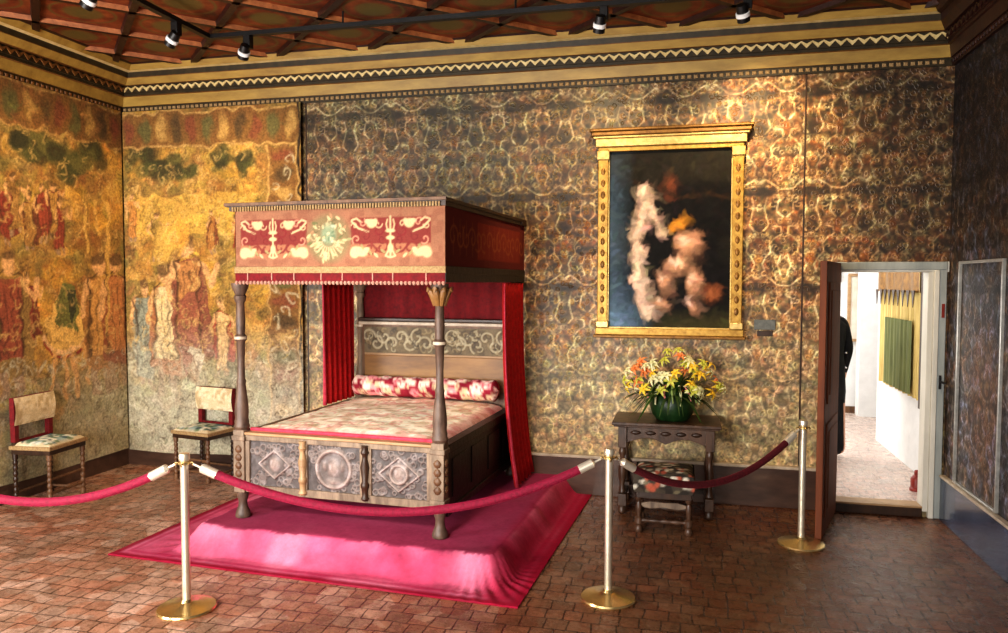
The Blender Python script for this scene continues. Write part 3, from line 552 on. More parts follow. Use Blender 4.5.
def base(P, z0, z1):
    P.tint(.3, (178, 140, 72), .8, 31, .35, .65); P.tint(.18, (122, 94, 50), .8, 33, .45, .7); P.tint(.09, (124, 76, 40), .6, 34, .5, .75); P.tint(.12, (104, 96, 54), .6, 35, .55, .8)
    g = np.clip((1.25-P.Y)/.5, 0, 1); P.put(g, (128, 122, 84), .75)
    for k in range(160):
        x = P.x[0]+RNG.rand()*(P.x[-1]-P.x[0]); z = z0+RNG.rand()**1.4*1.1; P.ell(x, z, .03+.07*RNG.rand(), .015+.04*RNG.rand(), ((74, 78, 54), (176, 168, 130), (98, 92, 58), (150, 104, 60), (196, 186, 156))[k % 5], .75, rot=RNG.rand()*3, soft=.5)
XT = XL+.05
# --- left wall
P = Paint(1.6, W-.065, .17, 3.61, .011, (184, 138, 58)); P.jitter(.03, .09, 40); base(P, .17, 3.6); P.dabs(6000, .07, 201, .7, 1.35, .55); P.dabs(4000, .04, 204, .6, 1.5, .5)
q = lambda x, y: onX(x, y, XT)
def pe(x, y, rx, ry, col, a=.9, rot=0): u, v = q(x, y); k = u/650. ; P.ell(u, v, rx*.0098, ry*.0088, col, a, rot, .45)
crown(P, [(*q(45, 148), .22), (*q(72, 160), .26), (*q(92, 150), .22), (*q(20, 140), .2), (5.0, 3.0, .3), (4.3, 2.95, .35), (3.3, 3.0, .3)], 3)
for i, (x, y) in enumerate(((8, 215), (16, 205), (44, 212), (55, 208), (62, 225), (30, 222))):
    u, v = q(x, y+28); fig(P, u, v, .5, ((134, 58, 40), (160, 118, 62), (146, 68, 46), (178, 134, 70))[i % 4], ((112, 44, 34), None, (100, 50, 34))[i % 3], leg=.1)
u, v = q(30, 345); fig(P, u, v, .62, (128, 50, 38), (104, 40, 30), leg=.1)
# horse
hb = [q(*p) for p in ((45, 322), (52, 305), (62, 300), (76, 302), (88, 318), (84, 342), (68, 352), (52, 346))]; P.poly(hb, (208, 166, 90)); P.poly([q(*p) for p in ((53, 305), (64, 284), (76, 286), (78, 330), (60, 326))], (106, 104, 52)); P.poly([q(*p) for p in ((66, 290), (76, 290), (73, 330))], (58, 60, 36))
P.line([q(*p) for p in ((44, 338), (52, 348), (64, 352), (78, 348), (88, 338))], .05, (216, 172, 118)); P.line([q(*p) for p in ((44, 342), (52, 353), (66, 358), (80, 352), (88, 342))], .025, (138, 42, 30))
for a, b in (((56, 350), (52, 392)), ((66, 356), (66, 400)), ((74, 355), (78, 398)), ((84, 345), (90, 385))): P.line([q(*a), q((a[0]+b[0])/2+2, (a[1]+b[1])/2), q(*b)], .055, (196, 146, 84))
P.poly([q(*p) for p in ((86, 320), (96, 292), (102, 290), (108, 304), (100, 312), (94, 334))], (206, 158, 84)); P.line([q(*p) for p in ((84, 318), (92, 300), (100, 290))], .04, (140, 84, 40))
for x, y, h, c, cp in ((102, 392, 1.35, (190, 140, 76), (150, 104, 54)), (118, 385, 1.3, (180, 120, 70), (134, 72, 46)), (12, 398, 1.25, (140, 70, 48), (136, 108, 58))):
    u, v = q(x, y); fig(P, u, v, h, c, cp)
for k in range(9):
    fig(P, 1.9+k*.36, .5+.1*(k % 3), 1.2+.15*(k % 2), ((196, 146, 72), (150, 50, 34), (130, 126, 104))[k % 3], ((150, 60, 34), (172, 120, 56), None)[k % 3]); fig(P, 1.8+k*.37, 1.9, .55, ((138, 62, 44), (172, 130, 68))[k % 2], None, leg=.1)
for a, b in (((100, 235), (96, 200)), ((108, 330), (108, 205)), ((88, 250), (84, 200))): P.line([q(*a), q(*b)], .04, (214, 172, 92), .7)
strokes(P, 2600, 401, .2, 3.55); border(P, 1.6, W-.06, 3.22, 3.6); P.dabs(1200, .03, 203, ymin=3.2); P.dabs(5000, .028, 202, .6, 1.3, .5, warm=.06); P.put(np.clip((1.3-P.Y)/.9, 0, 1)*np.clip((P.X-4.6)/1.5, 0, 1), (196, 186, 158), .5); strokes(P, 900, 404, .2, 1.5); P.c = np.where((P.Y > 3.2)[..., None], P.c*.85, P.c)
Pt = np.stack([XT+.012*np.sin(P.X*5)*np.clip((2-P.Y)/2, 0, 1), P.X, P.Y+.012*np.sin(P.X*3)*np.clip((1.-P.Y), 0, 1)], -1)
tl = tag(obj('tapestry', gridmesh('tapestry', Pt, P.c), M['tapestry']), 'golden woven tapestry with horse and red-clad figures covering the left wall', 'tapestry')
# --- back wall
P = Paint(XL+.066, -3.575, .16, 3.6, .011, (184, 140, 60)); P.jitter(.03, .09, 44); base(P, .16, 3.6); P.dabs(3000, .07, 205, .7, 1.35, .55); P.dabs(2200, .04, 206, .6, 1.5, .5); q = lambda x, y: onY(x, y, W-.03)
crown(P, [(*q(160, 165), .2), (*q(180, 172), .2), (*q(222, 160), .16), (*q(245, 165), .16), (*q(140, 160), .2)], 5)
P.rect(-5.5, -4.05, 2.35, 2.75, (216, 172, 78), .5)
for x, y, h, c, cp, lg in ((148, 380, 1.0, (140, 142, 122), (120, 124, 108), .05), (170, 392, 1.28, (216, 190, 140), (160, 100, 60), .35), (192, 372, 1.35, (176, 122, 70), (132, 74, 56), .3), (225, 372, .72, (216, 176, 118), (150, 44, 34), .05), (215, 252, .42, (178, 120, 60), (120, 60, 36), .1), (135, 240, .45, (190, 130, 66), None, .1), (240, 255, .4, (190, 150, 80), (150, 60, 40), .1), (160, 262, .5, (130, 104, 52), None, .1)):
    u, v = q(x, y); fig(P, u, v, h, c, cp, leg=lg)
P.poly([q(*p) for p in ((181, 300), (200, 290), (203, 345), (190, 378), (182, 350))], (138, 76, 60), .8); P.ell(*q(184, 236), .1, .16, (206, 150, 62), .8, soft=.4); P.ell(*q(166, 245), .13, .2, (206, 164, 78), .7, soft=.4)
P.poly([q(*p) for p in ((190, 345), (205, 350), (203, 375), (198, 358), (188, 352))], (196, 178, 150))
strokes(P, 1400, 402, .2, 3.55); border(P, XL+.06, -3.6, 3.22, 3.58); border(P, -3.94, -3.6, .2, 3.2, False); P.rect(-3.6, -3.575, .16, 3.6, (48, 36, 24), 1)
for k in range(26): x = -3.77+.1*math.sin(k*2.1); z = .3+k*.11; P.line(curl(x, z, .07, .8, k), .016, (206, 190, 150), .6)
P.put(np.clip((1.5-P.Y)/.9, 0, 1), (206, 200, 178), .55); strokes(P, 600, 403, .2, 1.5); P.dabs(2600, .028, 207, .66, 1.35, .5, warm=.06)
Pt = np.stack([P.X, W-.065-.01*np.sin(P.X*6)*np.clip((2-P.Y)/2, 0, 1), P.Y+.01*np.sin(P.X*4)*np.clip(1-P.Y, 0, 1)], -1)
tag(obj('tapestry', gridmesh('tapestry', Pt, P.c), M['tapestry']), 'golden woven tapestry with tall soldiers, on back wall behind the chair beside the bed', 'tapestry')
# ================================================================== CARPETED DAIS + BED (bed axes)
BO = Vector((-1.589, 4.798, 0)); BRz = math.radians(-3.3)
def bed_child(name, label, cat, group=None): return thing(name, label, cat, BO, BRz, group)
x0, x1, y0, y1 = -2.25, .70, -.55, 1.73; DX0, DX1, DY0 = -1.74, .42, -.2; DH = .16
P = Paint(x0, x1, y0, y1, .018, (212, 96, 128)); P.noise(.4, .12, 50); P.tint(.25, (230, 142, 168), .6, 52, .5, .75); P.tint(.2, (182, 50, 88), .5, 56, .5, .75); P.noise(.05, .06, 51)
d = np.minimum(np.minimum(P.X-DX0, DX1-P.X), (P.Y-DY0)*.85)
wob = (vnoise(P.ny, P.nx, 8, 53)-.5)*.06; f = np.clip((d+.16+wob)/.17, 0, 1); f = f*f*(3-2*f); hz = DH*f; hz = hz
ang = np.arctan2(P.Y-DY0-.15, P.X-(DX1-.15)); rip = np.sin(ang*34)*.012*np.exp(-((P.X-DX1-.02)**2+(P.Y-DY0+.05)**2)/.05); ang2 = np.arctan2(P.Y-DY0-.15, P.X-(DX0+.15)); rip += np.sin(ang2*22)*.008*np.exp(-((P.X-DX0)**2+(P.Y-DY0)**2)/.06)
hz = hz+.006+rip*(f < .98)+.004*vnoise(P.ny, P.nx, 6, 54)
P.put((f > .97).astype(float), (150, 54, 84), .92)  # step top painted darker than the riser that faces the light
e = np.minimum(np.minimum(P.X-x0, x1-P.X), P.Y-y0); P.put((.06-e)/.012, (146, 10, 42), .9); P.put(((.018-np.abs(e-.1))/.01), (172, 24, 72), .6)
P.put(np.clip((P.X-.36)/.16, 0, 1), (176, 30, 62), .8)  # right side painted darker, turned away from the light
Pc = np.stack([P.X, P.Y+(P.X+2.25)*.0577*np.clip(P.Y/1.73, 0, 1), hz], -1)
sk = np.vstack([Pc[:1]*[1, 1, 0]+[0, 0, .0], Pc]); cc = np.concatenate([P.c[:1]*.6, P.c])
cp = obj('dais_carpet', gridmesh('dais_carpet', sk, cc), M['carpet']); cp.location = BO; cp.rotation_euler = (0, 0, BRz)
tag(cp, 'magenta red carpet draped over the low step under the bed', 'carpet')
bed = bed_child('four_poster_bed', 'carved oak four-poster bed with embroidered canopy on the red carpet', 'bed')
def post(x, y, mat, full=True, z0=DH+.008):
    mb = MB(); z = DH
    mb.lathe([(.052, .014), (.056, .026), (.05, .05), (.034, .09), (.03, .13), (.042, .17), (.042, .2)], 16, (x, y, z))
    o = mb.build('post', mat, bed)
    bk = MB(); bk.box(x-.046, x+.046, y-.046, y+.046, .36, .82)
    for zc, h in ((.42, .03), (.76, .035)): bk.box(x-.054, x+.054, y-.054, y+.054, zc-h/2, zc+h/2)
    b = bk.build('post_block', M['oakgrey'], o, .006)
    cv = MB()
    for zc in (.5, .56, .62, .68): cv.lathe([(0, -.03), (.02, -.02), (.03, 0), (.018, .02), (0, .032)], 10, (x, y-.046, zc), sy=.5); cv.lathe([(0, -.03), (.02, -.02), (.03, 0), (.018, .02), (0, .032)], 10, (x+.046, y, zc), sx=.5)
    cv.build('carving', M['oak'], o)
    tb = MB(); tb.lathe([(.05, .82), (.058, .84), (.05, .86), (.052, .88), (.046, .9), (.05, .95), (.047, 1.0), (.038, 1.08), (.03, 1.15), (.034, 1.17), (.027, 1.19), (.025, 1.3), (.031, 1.46), (.043, 1.475), (.043, 1.5), (.03, 1.515), (.034, 1.6), (.028, 1.74), (.04, 1.76), (.044, 1.79), (.034, 1.8), (.06, 1.86), (.062, 1.885)], 18, (x, y, 0)); tb.build('column', mat, o)
    rg = MB(); rg.lathe([(.044, 1.478), (.046, 1.488), (.044, 1.498)], 18, (x, y, 0)); rg.build('ring', M['skirttop'], o)
    if full:
        lf = MB()
        for k in range(8):
            a = k*PI/4; ca, sa = math.cos(a), math.sin(a)
            lf.tube([(x+.03*ca, y+.03*sa, 1.74), (x+.045*ca, y+.045*sa, 1.79), (x+.066*ca, y+.066*sa, 1.835), (x+.085*ca, y+.085*sa, 1.85), (x+.09*ca, y+.09*sa, 1.83)], [.018, .022, .022, .016, .006], 8)
        lf.build('capital', M['panelwood'], o)
    return o
post(0, 0, M['post']); post(-1.55, 0, M['post'], False); post(-1.46, 1.68, M['oakgrey'], False); post(0, 1.73, M['oakdark'], False)
# footboard: frame + three carved panels
fb = MB(); fb.box(-1.505, -.045, -.03, .03, .365, .42); fb.box(-1.505, -.045, -.03, .03, .745, .785)
for a, b in ((-1.505, -1.47), (-1.06, -.995), (-.585, -.495), (-.085, -.045)): fb.box(a, b, -.03, .03, .42, .745)
f_ = fb.build('footboard', M['oakgrey'], bed, .005)
obj('footboard_rail', B(-1.505, -.045, -.042, .045, .785, .806).mesh('rail'), M['oaklight'], f_, .006)
def carved(name, xa, xb, za, zb, kind):
    P = Paint(xa, xb, za, zb, .005, (128, 116, 112)); h = np.zeros_like(P.X); cx, cz = (xa+xb)/2, (za+zb)/2; w = (xb-xa)/2; hh = (zb-za)/2
    P.tint(.06, (96, 84, 82), .6, 60, .4, .7); P.tint(.03, (160, 150, 150), .5, 61, .5, .8)
    def rel(m, amt): nonlocal h; h = np.maximum(h, np.clip(m, 0, 1)*amt)
    r = np.hypot(P.X-cx, P.Y-cz); dm = np.abs(P.X-cx)/w+np.abs(P.Y-cz)/hh
    for k in range(70):
        px, pz = xa+RNG.rand()*(xb-xa), za+RNG.rand()*(zb-za); rr = .012+.012*RNG.rand(); rel(1.3-np.abs(np.hypot(P.X-px, P.Y-pz)-rr)/.006, .009)
    if kind == 'round':
        ring = 1.4-np.abs(r-.13)/.016; inside = r < .125; h[inside] = .004; rel(ring, .02); rel(1.2-np.hypot((P.X-cx)/.06, (P.Y-cz-.01)/.08)*1.1, .024); rel(1.2-np.hypot((P.X-cx)/.09, (P.Y-cz+.09)/.04)*1.1, .016)
        for sx in (-1, 1): rel(1.2-np.hypot((P.X-cx-sx*.07)/.03, (P.Y-cz-.02)/.05)*1.1, .015)
    else:
        ring = 1.4-np.abs(dm-(.62 if kind == 'diamond' else .72))/.06; inside = dm < (.56 if kind == 'diamond' else .66); h[inside] = .003; rel(ring, .02); rel(1.3-np.hypot((P.X-cx)/.045, (P.Y-cz)/.055), .026)
        if kind != 'diamond': rel(1.4-np.abs(r-.062)/.012, .022)
        for a in range(8): rel(1.2-np.hypot(P.X-cx-.085*math.cos(a*PI/4), P.Y-cz-.085*math.sin(a*PI/4))/.02, .014)
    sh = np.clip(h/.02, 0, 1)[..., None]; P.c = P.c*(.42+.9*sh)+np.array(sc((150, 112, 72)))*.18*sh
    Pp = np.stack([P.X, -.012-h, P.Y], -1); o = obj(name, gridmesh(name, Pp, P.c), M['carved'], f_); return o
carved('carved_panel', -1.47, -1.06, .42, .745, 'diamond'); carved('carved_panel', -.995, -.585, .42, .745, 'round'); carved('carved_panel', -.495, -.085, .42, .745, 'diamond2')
for xx, mt in ((-1.027, M['oaklight']), (-.54, M['oakdark'])):
    cl = MB(); cl.lathe([(.02, .385), (.03, .4), (.02, .42), (.024, .47), (.03, .48), (.03, .5), (.02, .52), (.032, .62), (.018, .68), (.018, .7), (.03, .72), (.02, .745), (.026, .77)], 14, (xx, -.036, 0)); cl.build('colonnette', mt, f_)
sr = MB(); sr.box(-.03, .03, .046, 1.69, .3, .77); sr.box(-.036, .042, .046, 1.69, .73, .79); sr.box(-.036, .042, .046, 1.69, .3, .35)
for k in range(4): sr.box(.03, .038, .15+k*.4, .45+k*.4, .41, .68)
sr.build('side_rail', M['oakshade'], bed, .005)
sr = MB(); sr.box(-1.58, -1.52, .046, 1.66, .34, .77); sr.box(-1.59, -1.51, .046, 1.66, .73, .79); sr.build('side_rail', M['oak'], bed, .005)
B(-1.5, -.05, .05, 1.6, .5, .745).build('mattress', M['darkred'], bed, .02)
# headboard
hb = MB(); hb.box(-1.43, -.03, 1.655, 1.695, .4, 1.56); hh = hb.build('headboard', M['oak'], bed)
P = Paint(-1.4, -.04, 1.24, 1.48, .007, (112, 96, 68)); h = np.zeros_like(P.X); P.tint(.05, (80, 66, 48), .7, 66, .4, .6)
for k in range(17):
    cxk = -1.36+k*.082; pts = curl(cxk, 1.36+.03*(-1)**k, .075, 1.0, k*1.3, (-1)**k); P.line(pts, .02, (184, 172, 142), .75)
for k in range(60): P.line(curl(-1.38+1.32*RNG.rand(), 1.26+.2*RNG.rand(), .03+.02*RNG.rand(), .6, k), .012, ((176, 164, 132), (60, 50, 36), (150, 132, 96))[k % 3], .7)
Pp = np.stack([P.X, np.full_like(P.X, 1.648)-P.c[..., 0]*.03, P.Y], -1); obj('carved_frieze', gridmesh('carved_frieze', Pp, P.c), M['carved'], hh)
obj('lower_panel', B(-1.4, -.04, 1.64, 1.656, .92, 1.22).mesh('lower_panel'), M['panelwood'], hh, .004); obj('top_moulding', B(-1.45, -.02, 1.62, 1.66, 1.5, 1.53).mesh('m'), M['skirttop'], hh, .006); obj('top_moulding', B(-1.45, -.02, 1.61, 1.66, 1.535, 1.565).mesh('m'), M['oakdark'], hh, .006); obj('rail', B(-1.4, -.04, 1.64, 1.66, 1.22, 1.24).mesh('m'), M['oaklight'], hh, .003)
bkh = gridmesh('back_hanging', np.stack(np.broadcast_arrays(*(lambda X, Z: (X, 1.70+.012*np.sin(X*38), Z))(*np.meshgrid(np.linspace(-1.45, .0, 90), np.linspace(1.54, 1.9, 6)))), -1)); obj('back_hanging', bkh, M['darkred'], bed)
# canopy
CX0, CX1, CYF, YL, YR = -1.51, .08, -.1, 1.76, 1.845
ZB, ZT = 1.885, 2.39
roof = MB(); roof.prism([(CX0+.02, CYF+.02)]*0 or [(CX0+.02, ZT-.03), (CX1-.02, ZT-.03), (CX1-.02, ZT), (CX0+.02, ZT)], CYF+.02, 1.74)
cn = roof.build('canopy', M['darkred'], bed)
P = Paint(CX0, CX1, 1.955, ZT, .0065, (150, 102, 76)); P.noise(.1, .08, 70); P.tint(.04, (126, 76, 56), .5, 71, .5, .7)
cream, redc, grn = (204, 176, 132), (122, 44, 38), (122, 114, 78)
for xa, xb in ((-1.467, -.937), (-.60, -.02)):
    xm = (xa+xb)/2; P.rect(xa, xb, 2.15, 2.325, redc, .95); P.rect(xa, xb, 2.06, 2.15, (160, 104, 74), .9)
    for sx in (-1, 1):
        hw = (xb-xa)/2
        X = lambda t: xm+sx*hw*t
        P.line([(X(.12), 2.09), (X(.3), 2.1), (X(.5), 2.16), (X(.75), 2.15), (X(.9), 2.22), (X(.97), 2.3)], .014, redc); 
        P.line(curl(X(.5), 2.12, .05, 1., 0, sx), .012, redc); P.line(curl(X(.3), 2.24, .055, 1., 2, sx), .01, (120, 30, 34))
        P.line([(X(.55), 2.23), (X(.8), 2.255), (X(.97), 2.3)], .013, cream); P.line([(X(.97), 2.31), (X(.85), 2.32), (X(.75), 2.3)], .012, cream)
        P.ell(X(.47), 2.285, .034, .03, cream, 1, soft=.4); P.ell(X(.4), 2.29, .02, .03, cream, 1, rot=.6*sx, soft=.4); P.ell(X(.56), 2.30, .025, .016, cream, 1, soft=.4)
        P.ell(X(.78), 2.1, .06, .03, cream, 1, rot=.3*sx, soft=.4); P.ell(X(.9), 2.09, .035, .034, cream, 1, soft=.4); P.ell(X(.62), 2.105, .03, .02, cream, 1, rot=-.5*sx, soft=.4)
        P.line([(X(.02), 2.06), (X(.12), 2.07), (X(.06), 2.1)], .012, cream); P.line([(X(0), 2.23), (X(.08), 2.25), (X(.1), 2.28), (X(.07), 2.31)], .009, cream); P.line(curl(X(.22), 2.13, .05, .8, 1, sx), .012, redc)
        for t, zc, r_, a0 in ((.3, 2.28, .03, 0), (.62, 2.2, .04, 2), (.85, 2.18, .035, 4), (.7, 2.29, .03, 1), (.9, 2.27, .025, 3), (.2, 2.18, .03, 5)): P.line(curl(X(t), zc, r_, .9, a0, sx), .008, (cream, (214, 150, 120), (110, 26, 30))[int(a0) % 3], .85)
        for t, zc in ((.18, 2.1), (.36, 2.075), (.5, 2.09), (.7, 2.13)): P.ell(X(t), zc, .022, .009, (cream, (150, 140, 92))[int(t*50) % 2], .9, rot=sx*(.4+t), soft=.4)
    P.line([(xm, 2.06), (xm, 2.33)], .012, cream); P.ell(xm, 2.235, .034, .012, cream, soft=.4); P.ell(xm, 2.19, .03, .014, cream, soft=.4); P.ell(xm, 2.12, .02, .03, cream, soft=.4)
wx, wz = -.77, 2.19
P.ell(wx, wz, .165, .165, grn, .75, soft=.3); wr = random.Random(9)
for k in range(60):
    a = wr.random()*6.28; q_ = .075+.085*wr.random(); P.ell(wx+q_*math.cos(a), wz+q_*math.sin(a), .02, .009, (cream, (176, 128, 92), (104, 104, 66), (150, 150, 104), (196, 176, 128))[k % 5], .9, rot=a+wr.random()*1.5, soft=.5)
for k in range(24): a = wr.random()*6.28; P.line(curl(wx+.11*math.cos(a), wz+.11*math.sin(a), .026, .8, a), .006, ((206, 182, 138), (92, 84, 54))[k % 2], .7)
for k in range(11): a = PI+.1+k*(PI-.2)/10; P.line([(wx+.05*math.cos(a), wz-.02+.04*math.sin(a)), (wx+.12*math.cos(a), wz-.02+.12*math.sin(a))], .009, cream, .85)
P.ell(wx, wz+.03, .055, .07, (132, 148, 116), .85, soft=.6)
for k in range(16): P.ell(wx+(wr.random()-.5)*.09, wz+.03+(wr.random()-.5)*.11, .014, .008, ((168, 178, 150), (96, 112, 84), cream)[k % 3], .8, rot=wr.random()*3, soft=.5)
P.rect(CX0, CX1, 2.012, 2.018, (150, 100, 70), .7)
obj('embroidered_front', gridmesh('embroidered_front', np.stack([P.X, np.full_like(P.X, CYF)-.004*np.sin(P.X*9), P.Y], -1), P.c), M['embroid'], cn)
P = Paint(CYF, YR, 1.955, ZT, .011, (112, 26, 20)); P.noise(.3, .2, 72); P.rect(.55, 1.7, 2.06, 2.33, (150, 44, 24), .8)
for k in range(14): yk = .05+k*.13; P.line(curl(yk, 2.2, .09, 1.1, k, (-1)**k), .014, (190, 104, 48), .55); P.line([(yk, 2.08), (yk, 2.32)], .012, (176, 90, 44), .4)
P.rect(CYF, YR, 1.955, 2.0, (44, 26, 18), .8)
obj('embroidered_side', gridmesh('embroidered_side', np.stack([np.full_like(P.X, CX1), P.X, P.Y], -1), P.c), M['embroid'], cn)
Pl = np.stack([np.full_like(P.X, CX0), np.minimum(P.X, YL), P.Y], -1); obj('embroidered_side', gridmesh('embroidered_side', Pl, P.c, flip=True), M['embroid'], cn)
cm = MB(); cm.box(CX0-.03, CX1+.012, CYF-.025, 1.75, ZT, ZT+.03); cm.box(CX0-.055, CX1+.022, CYF-.04, 1.75, ZT+.03, ZT+.052)
cm.add([(CX1-.1, 1.7, ZT), (CX1+.022, 1.7, ZT), (CX1+.022, YR, ZT), (CX1-.1, YR, ZT), (CX1-.1, 1.7, ZT+.052), (CX1+.022, 1.7, ZT+.052), (CX1+.022, YR, ZT+.052), (CX1-.1, YR, ZT+.052)], [(0, 1, 2, 3), (7, 6, 5, 4), (1, 5, 6, 2), (2, 6, 7, 3), (0, 3, 7, 4), (0, 4, 5, 1)])
co1 = cm.build('canopy_cornice', M['oakdark'], cn)
dn = MB()
for i in range(74): x = CX0+.0+i*.0213; dn.box(x, x+.012, CYF-.036, CYF-.024, ZT-.004, ZT+.028)
dn.build('dentil', M['braid'], co1); obj('cornice_edge', B(CX0-.06, CX1+.024, CYF-.045, CYF-.038, ZT+.034, ZT+.056).mesh('edge'), M['oak'], co1, .002)
bd = MB(); bd.box(CX0-.004, CX1+.006, CYF-.012, CYF+.004, 1.955, 2.0); bd.build('braid', M['braid'], cn, .003)
obj('braid', B(CX1-.002, CX1+.008, CYF, YR, 1.95, 2.0).mesh('braid'), M['oakshade'], cn, .003)
v_ = MB(); v_.box(CX0, CX1, CYF-.006, CYF+.006, ZB+.008, 1.955); v_.box(CX1-.006, CX1+.004, CYF, YR, ZB+.008, 1.955, 1); v_.box(CX0-.004, CX0+.006, CYF, YL, ZB+.008, 1.955); v_.build('valance', [M['darkred'], M['oakshade']], cn)
for i in range(8): x = CX0+.1+i*.19+.03*math.sin(i*3); B(x, x+.008, CYF-.011, CYF-.005, ZB+.02, 1.955).build('ribbon', M['fringe'], cn)
fg = MB()
for i in range(54): x = CX0+.0+i*.0296; fg.lathe([(.006, -.014), (.012, -.006), (.013, .004), (.008, .012)], 7, (x+.01, CYF-.004, ZB+.004))
fg.build('fringe', M['fringe'], cn)
# curtains
def bcurtain(label, xpl, ya, yb, z0, flare):
    t = bed_child('bed_curtain', label, 'curtain', 'red bed curtains')
    ny, nz = 90, 16; yy = np.linspace(0, 1, ny); zz2 = np.linspace(0, 1, nz); U, V = np.meshgrid(yy, zz2)
    Z = z0+(1.886-z0)*V; k = 1-V; Y = ya+(yb-ya)*U+flare*k*k*(.35+.25*U); Xc = xpl+.02*np.sin(U*38+V)*(.5+.5*k)+flare*.45*k**3
    Y = np.minimum(Y, 1.80+.05*(xpl > -1)); Pq = np.stack([Xc, Y, Z], -1)
    o = obj('cloth', gridmesh('cloth', Pq), M['red'], t); s = o.modifiers.new('thick', 'SOLIDIFY'); s.thickness = .008
    n = 8; Ph = Pq[:, :n].copy(); Ph[..., 0] += .012 if xpl > -1 else .0; Ph[..., 1] -= .006
    h = obj('hem', gridmesh('hem', Ph), M['redhem'], o); s = h.modifiers.new('thick', 'SOLIDIFY'); s.thickness = .01
bcurtain('red bed curtain hanging on the doorway side, falling onto the carpet', .075, 1.2, 1.80, .19, .2)
bcurtain('red bed curtain hanging on the tapestry side, behind the mattress', -1.49, 1.05, 1.59, .83, .0)
# coverlet and bolster
cv = bed_child('coverlet', 'cream and pink floral brocade coverlet spread over the bed', 'coverlet')
P = Paint(-1.515, -.035, .035, 1.60, .012, (246, 226, 200)); P.jitter(.012, .05, 80); P.tint(.12, (230, 172, 158), .65, 81, .52, .64); P.tint(.07, (254, 246, 222), .8, 82, .5, .62); P.tint(.05, (176, 146, 100), .5, 83, .6, .75)
for k in range(120):
    x, y = -1.5+RNG.rand()*1.45, .05+RNG.rand()*1.5; c = ((214, 120, 118), (250, 240, 214), (190, 180, 134), (206, 100, 106))[k % 4]; P.ring(x, y, .03+.03*RNG.rand(), .012, c, .7)
P.put((.12-P.Y)/.05, (196, 84, 100), .6); P.put((.15+P.X)/.06, (190, 80, 96), .5); e = np.minimum(np.minimum(P.X+1.515, -.035-P.X), P.Y-.035)
z = .765+.05*(1-np.exp(-e/.03))+.028*np.sin(np.clip((P.X+1.515)/1.48, 0, 1)*PI)+.012*vnoise(P.ny, P.nx, 9, 84)
obj('brocade', gridmesh('brocade', np.stack([P.X, P.Y, z], -1), P.c), M['coverlet'], cv)
hm_ = MB(); hm_.tube([(-1.5, .04, .815), (-.8, .038, .818), (-.06, .04, .815)], .014); hm_.build('piped_edge', M['redhem'], cv)
bo = bed_child('bolster', 'dark red floral bolster at the head of the bed', 'bolster')
nu, nv = 130, 22; U, V = np.meshgrid(np.linspace(0, 1, nu), np.linspace(0, 2*PI, nv)); rr = .09*np.clip(np.minimum(U, 1-U)/.03, .0, 1)**.4+.004*np.sin(U*60)
Pb = np.stack([-1.45+1.40*U, 1.52+rr*np.cos(V)*1.05, .952+rr*np.sin(V)], -1)
P = Paint(0, 1.40, 0, .63, 1.4/129, (140, 40, 54)); P.tint(.06, (110, 20, 38), .7, 90, .45, .6)
for k in range(300):
    x, y = RNG.rand()*1.4, RNG.rand()*.63; c = ((236, 206, 188), (214, 140, 140), (196, 176, 140))[k % 3]; P.ell(x, y, .022+.02*RNG.rand(), .02+.015*RNG.rand(), c, .9, soft=.4); P.ell(x, y, .01, .01, (170, 60, 76), .8)
for k in range(6): P.ell(.1+k*.24, .17, .05, .04, (240, 222, 206), .9, soft=.4); P.ell(.1+k*.24, .17, .02, .02, (206, 120, 124), .9)
ci = np.clip((np.linspace(0, 1, nv)*(P.ny-1)).astype(int), 0, P.ny-1); cj = np.clip((np.linspace(0, 1, nu)*(P.nx-1)).astype(int), 0, P.nx-1)
obj('bolster_cover', gridmesh('bolster_cover', Pb, P.c[np.ix_(ci, cj)]), M['coverlet'], bo)
# ================================================================== CHAIRS
def spool(h, r=.018, n=6, c=(0, 0, 0), z0=0):
    pr = [(r*1.05, z0), (r*1.25, z0+.012), (r*1.1, z0+.05)]
    for i in range(n*4+1):
        t = i/(n*4); pr.append((r*(.72+.38*abs(math.sin(t*n*PI))), z0+.055+(h-.11)*t))
    pr += [(r*1.15, z0+h-.05), (r*1.15, z0+h)]; m = MB(); m.lathe(pr, 12, c); return m
def seatpaint(w, d):
    P = Paint(-w/2, w/2, -d/2, d/2, .012, (222, 204, 170)); P.tint(.07, (190, 168, 130), .6, 95, .45, .65)
    P.ell(0, 0, w*.42, d*.42, (128, 160, 164), .85, soft=.3)
    for k in range(80):
        x, y = (RNG.rand()-.5)*w*.78, (RNG.rand()-.5)*d*.78; P.ell(x, y, .02+.03*RNG.rand(), .012+.016*RNG.rand(), ((58, 104, 112), (40, 70, 82), (210, 214, 200), (92, 118, 84), (236, 230, 212))[k % 5], .9, rot=RNG.rand()*3, soft=.5)
    return P
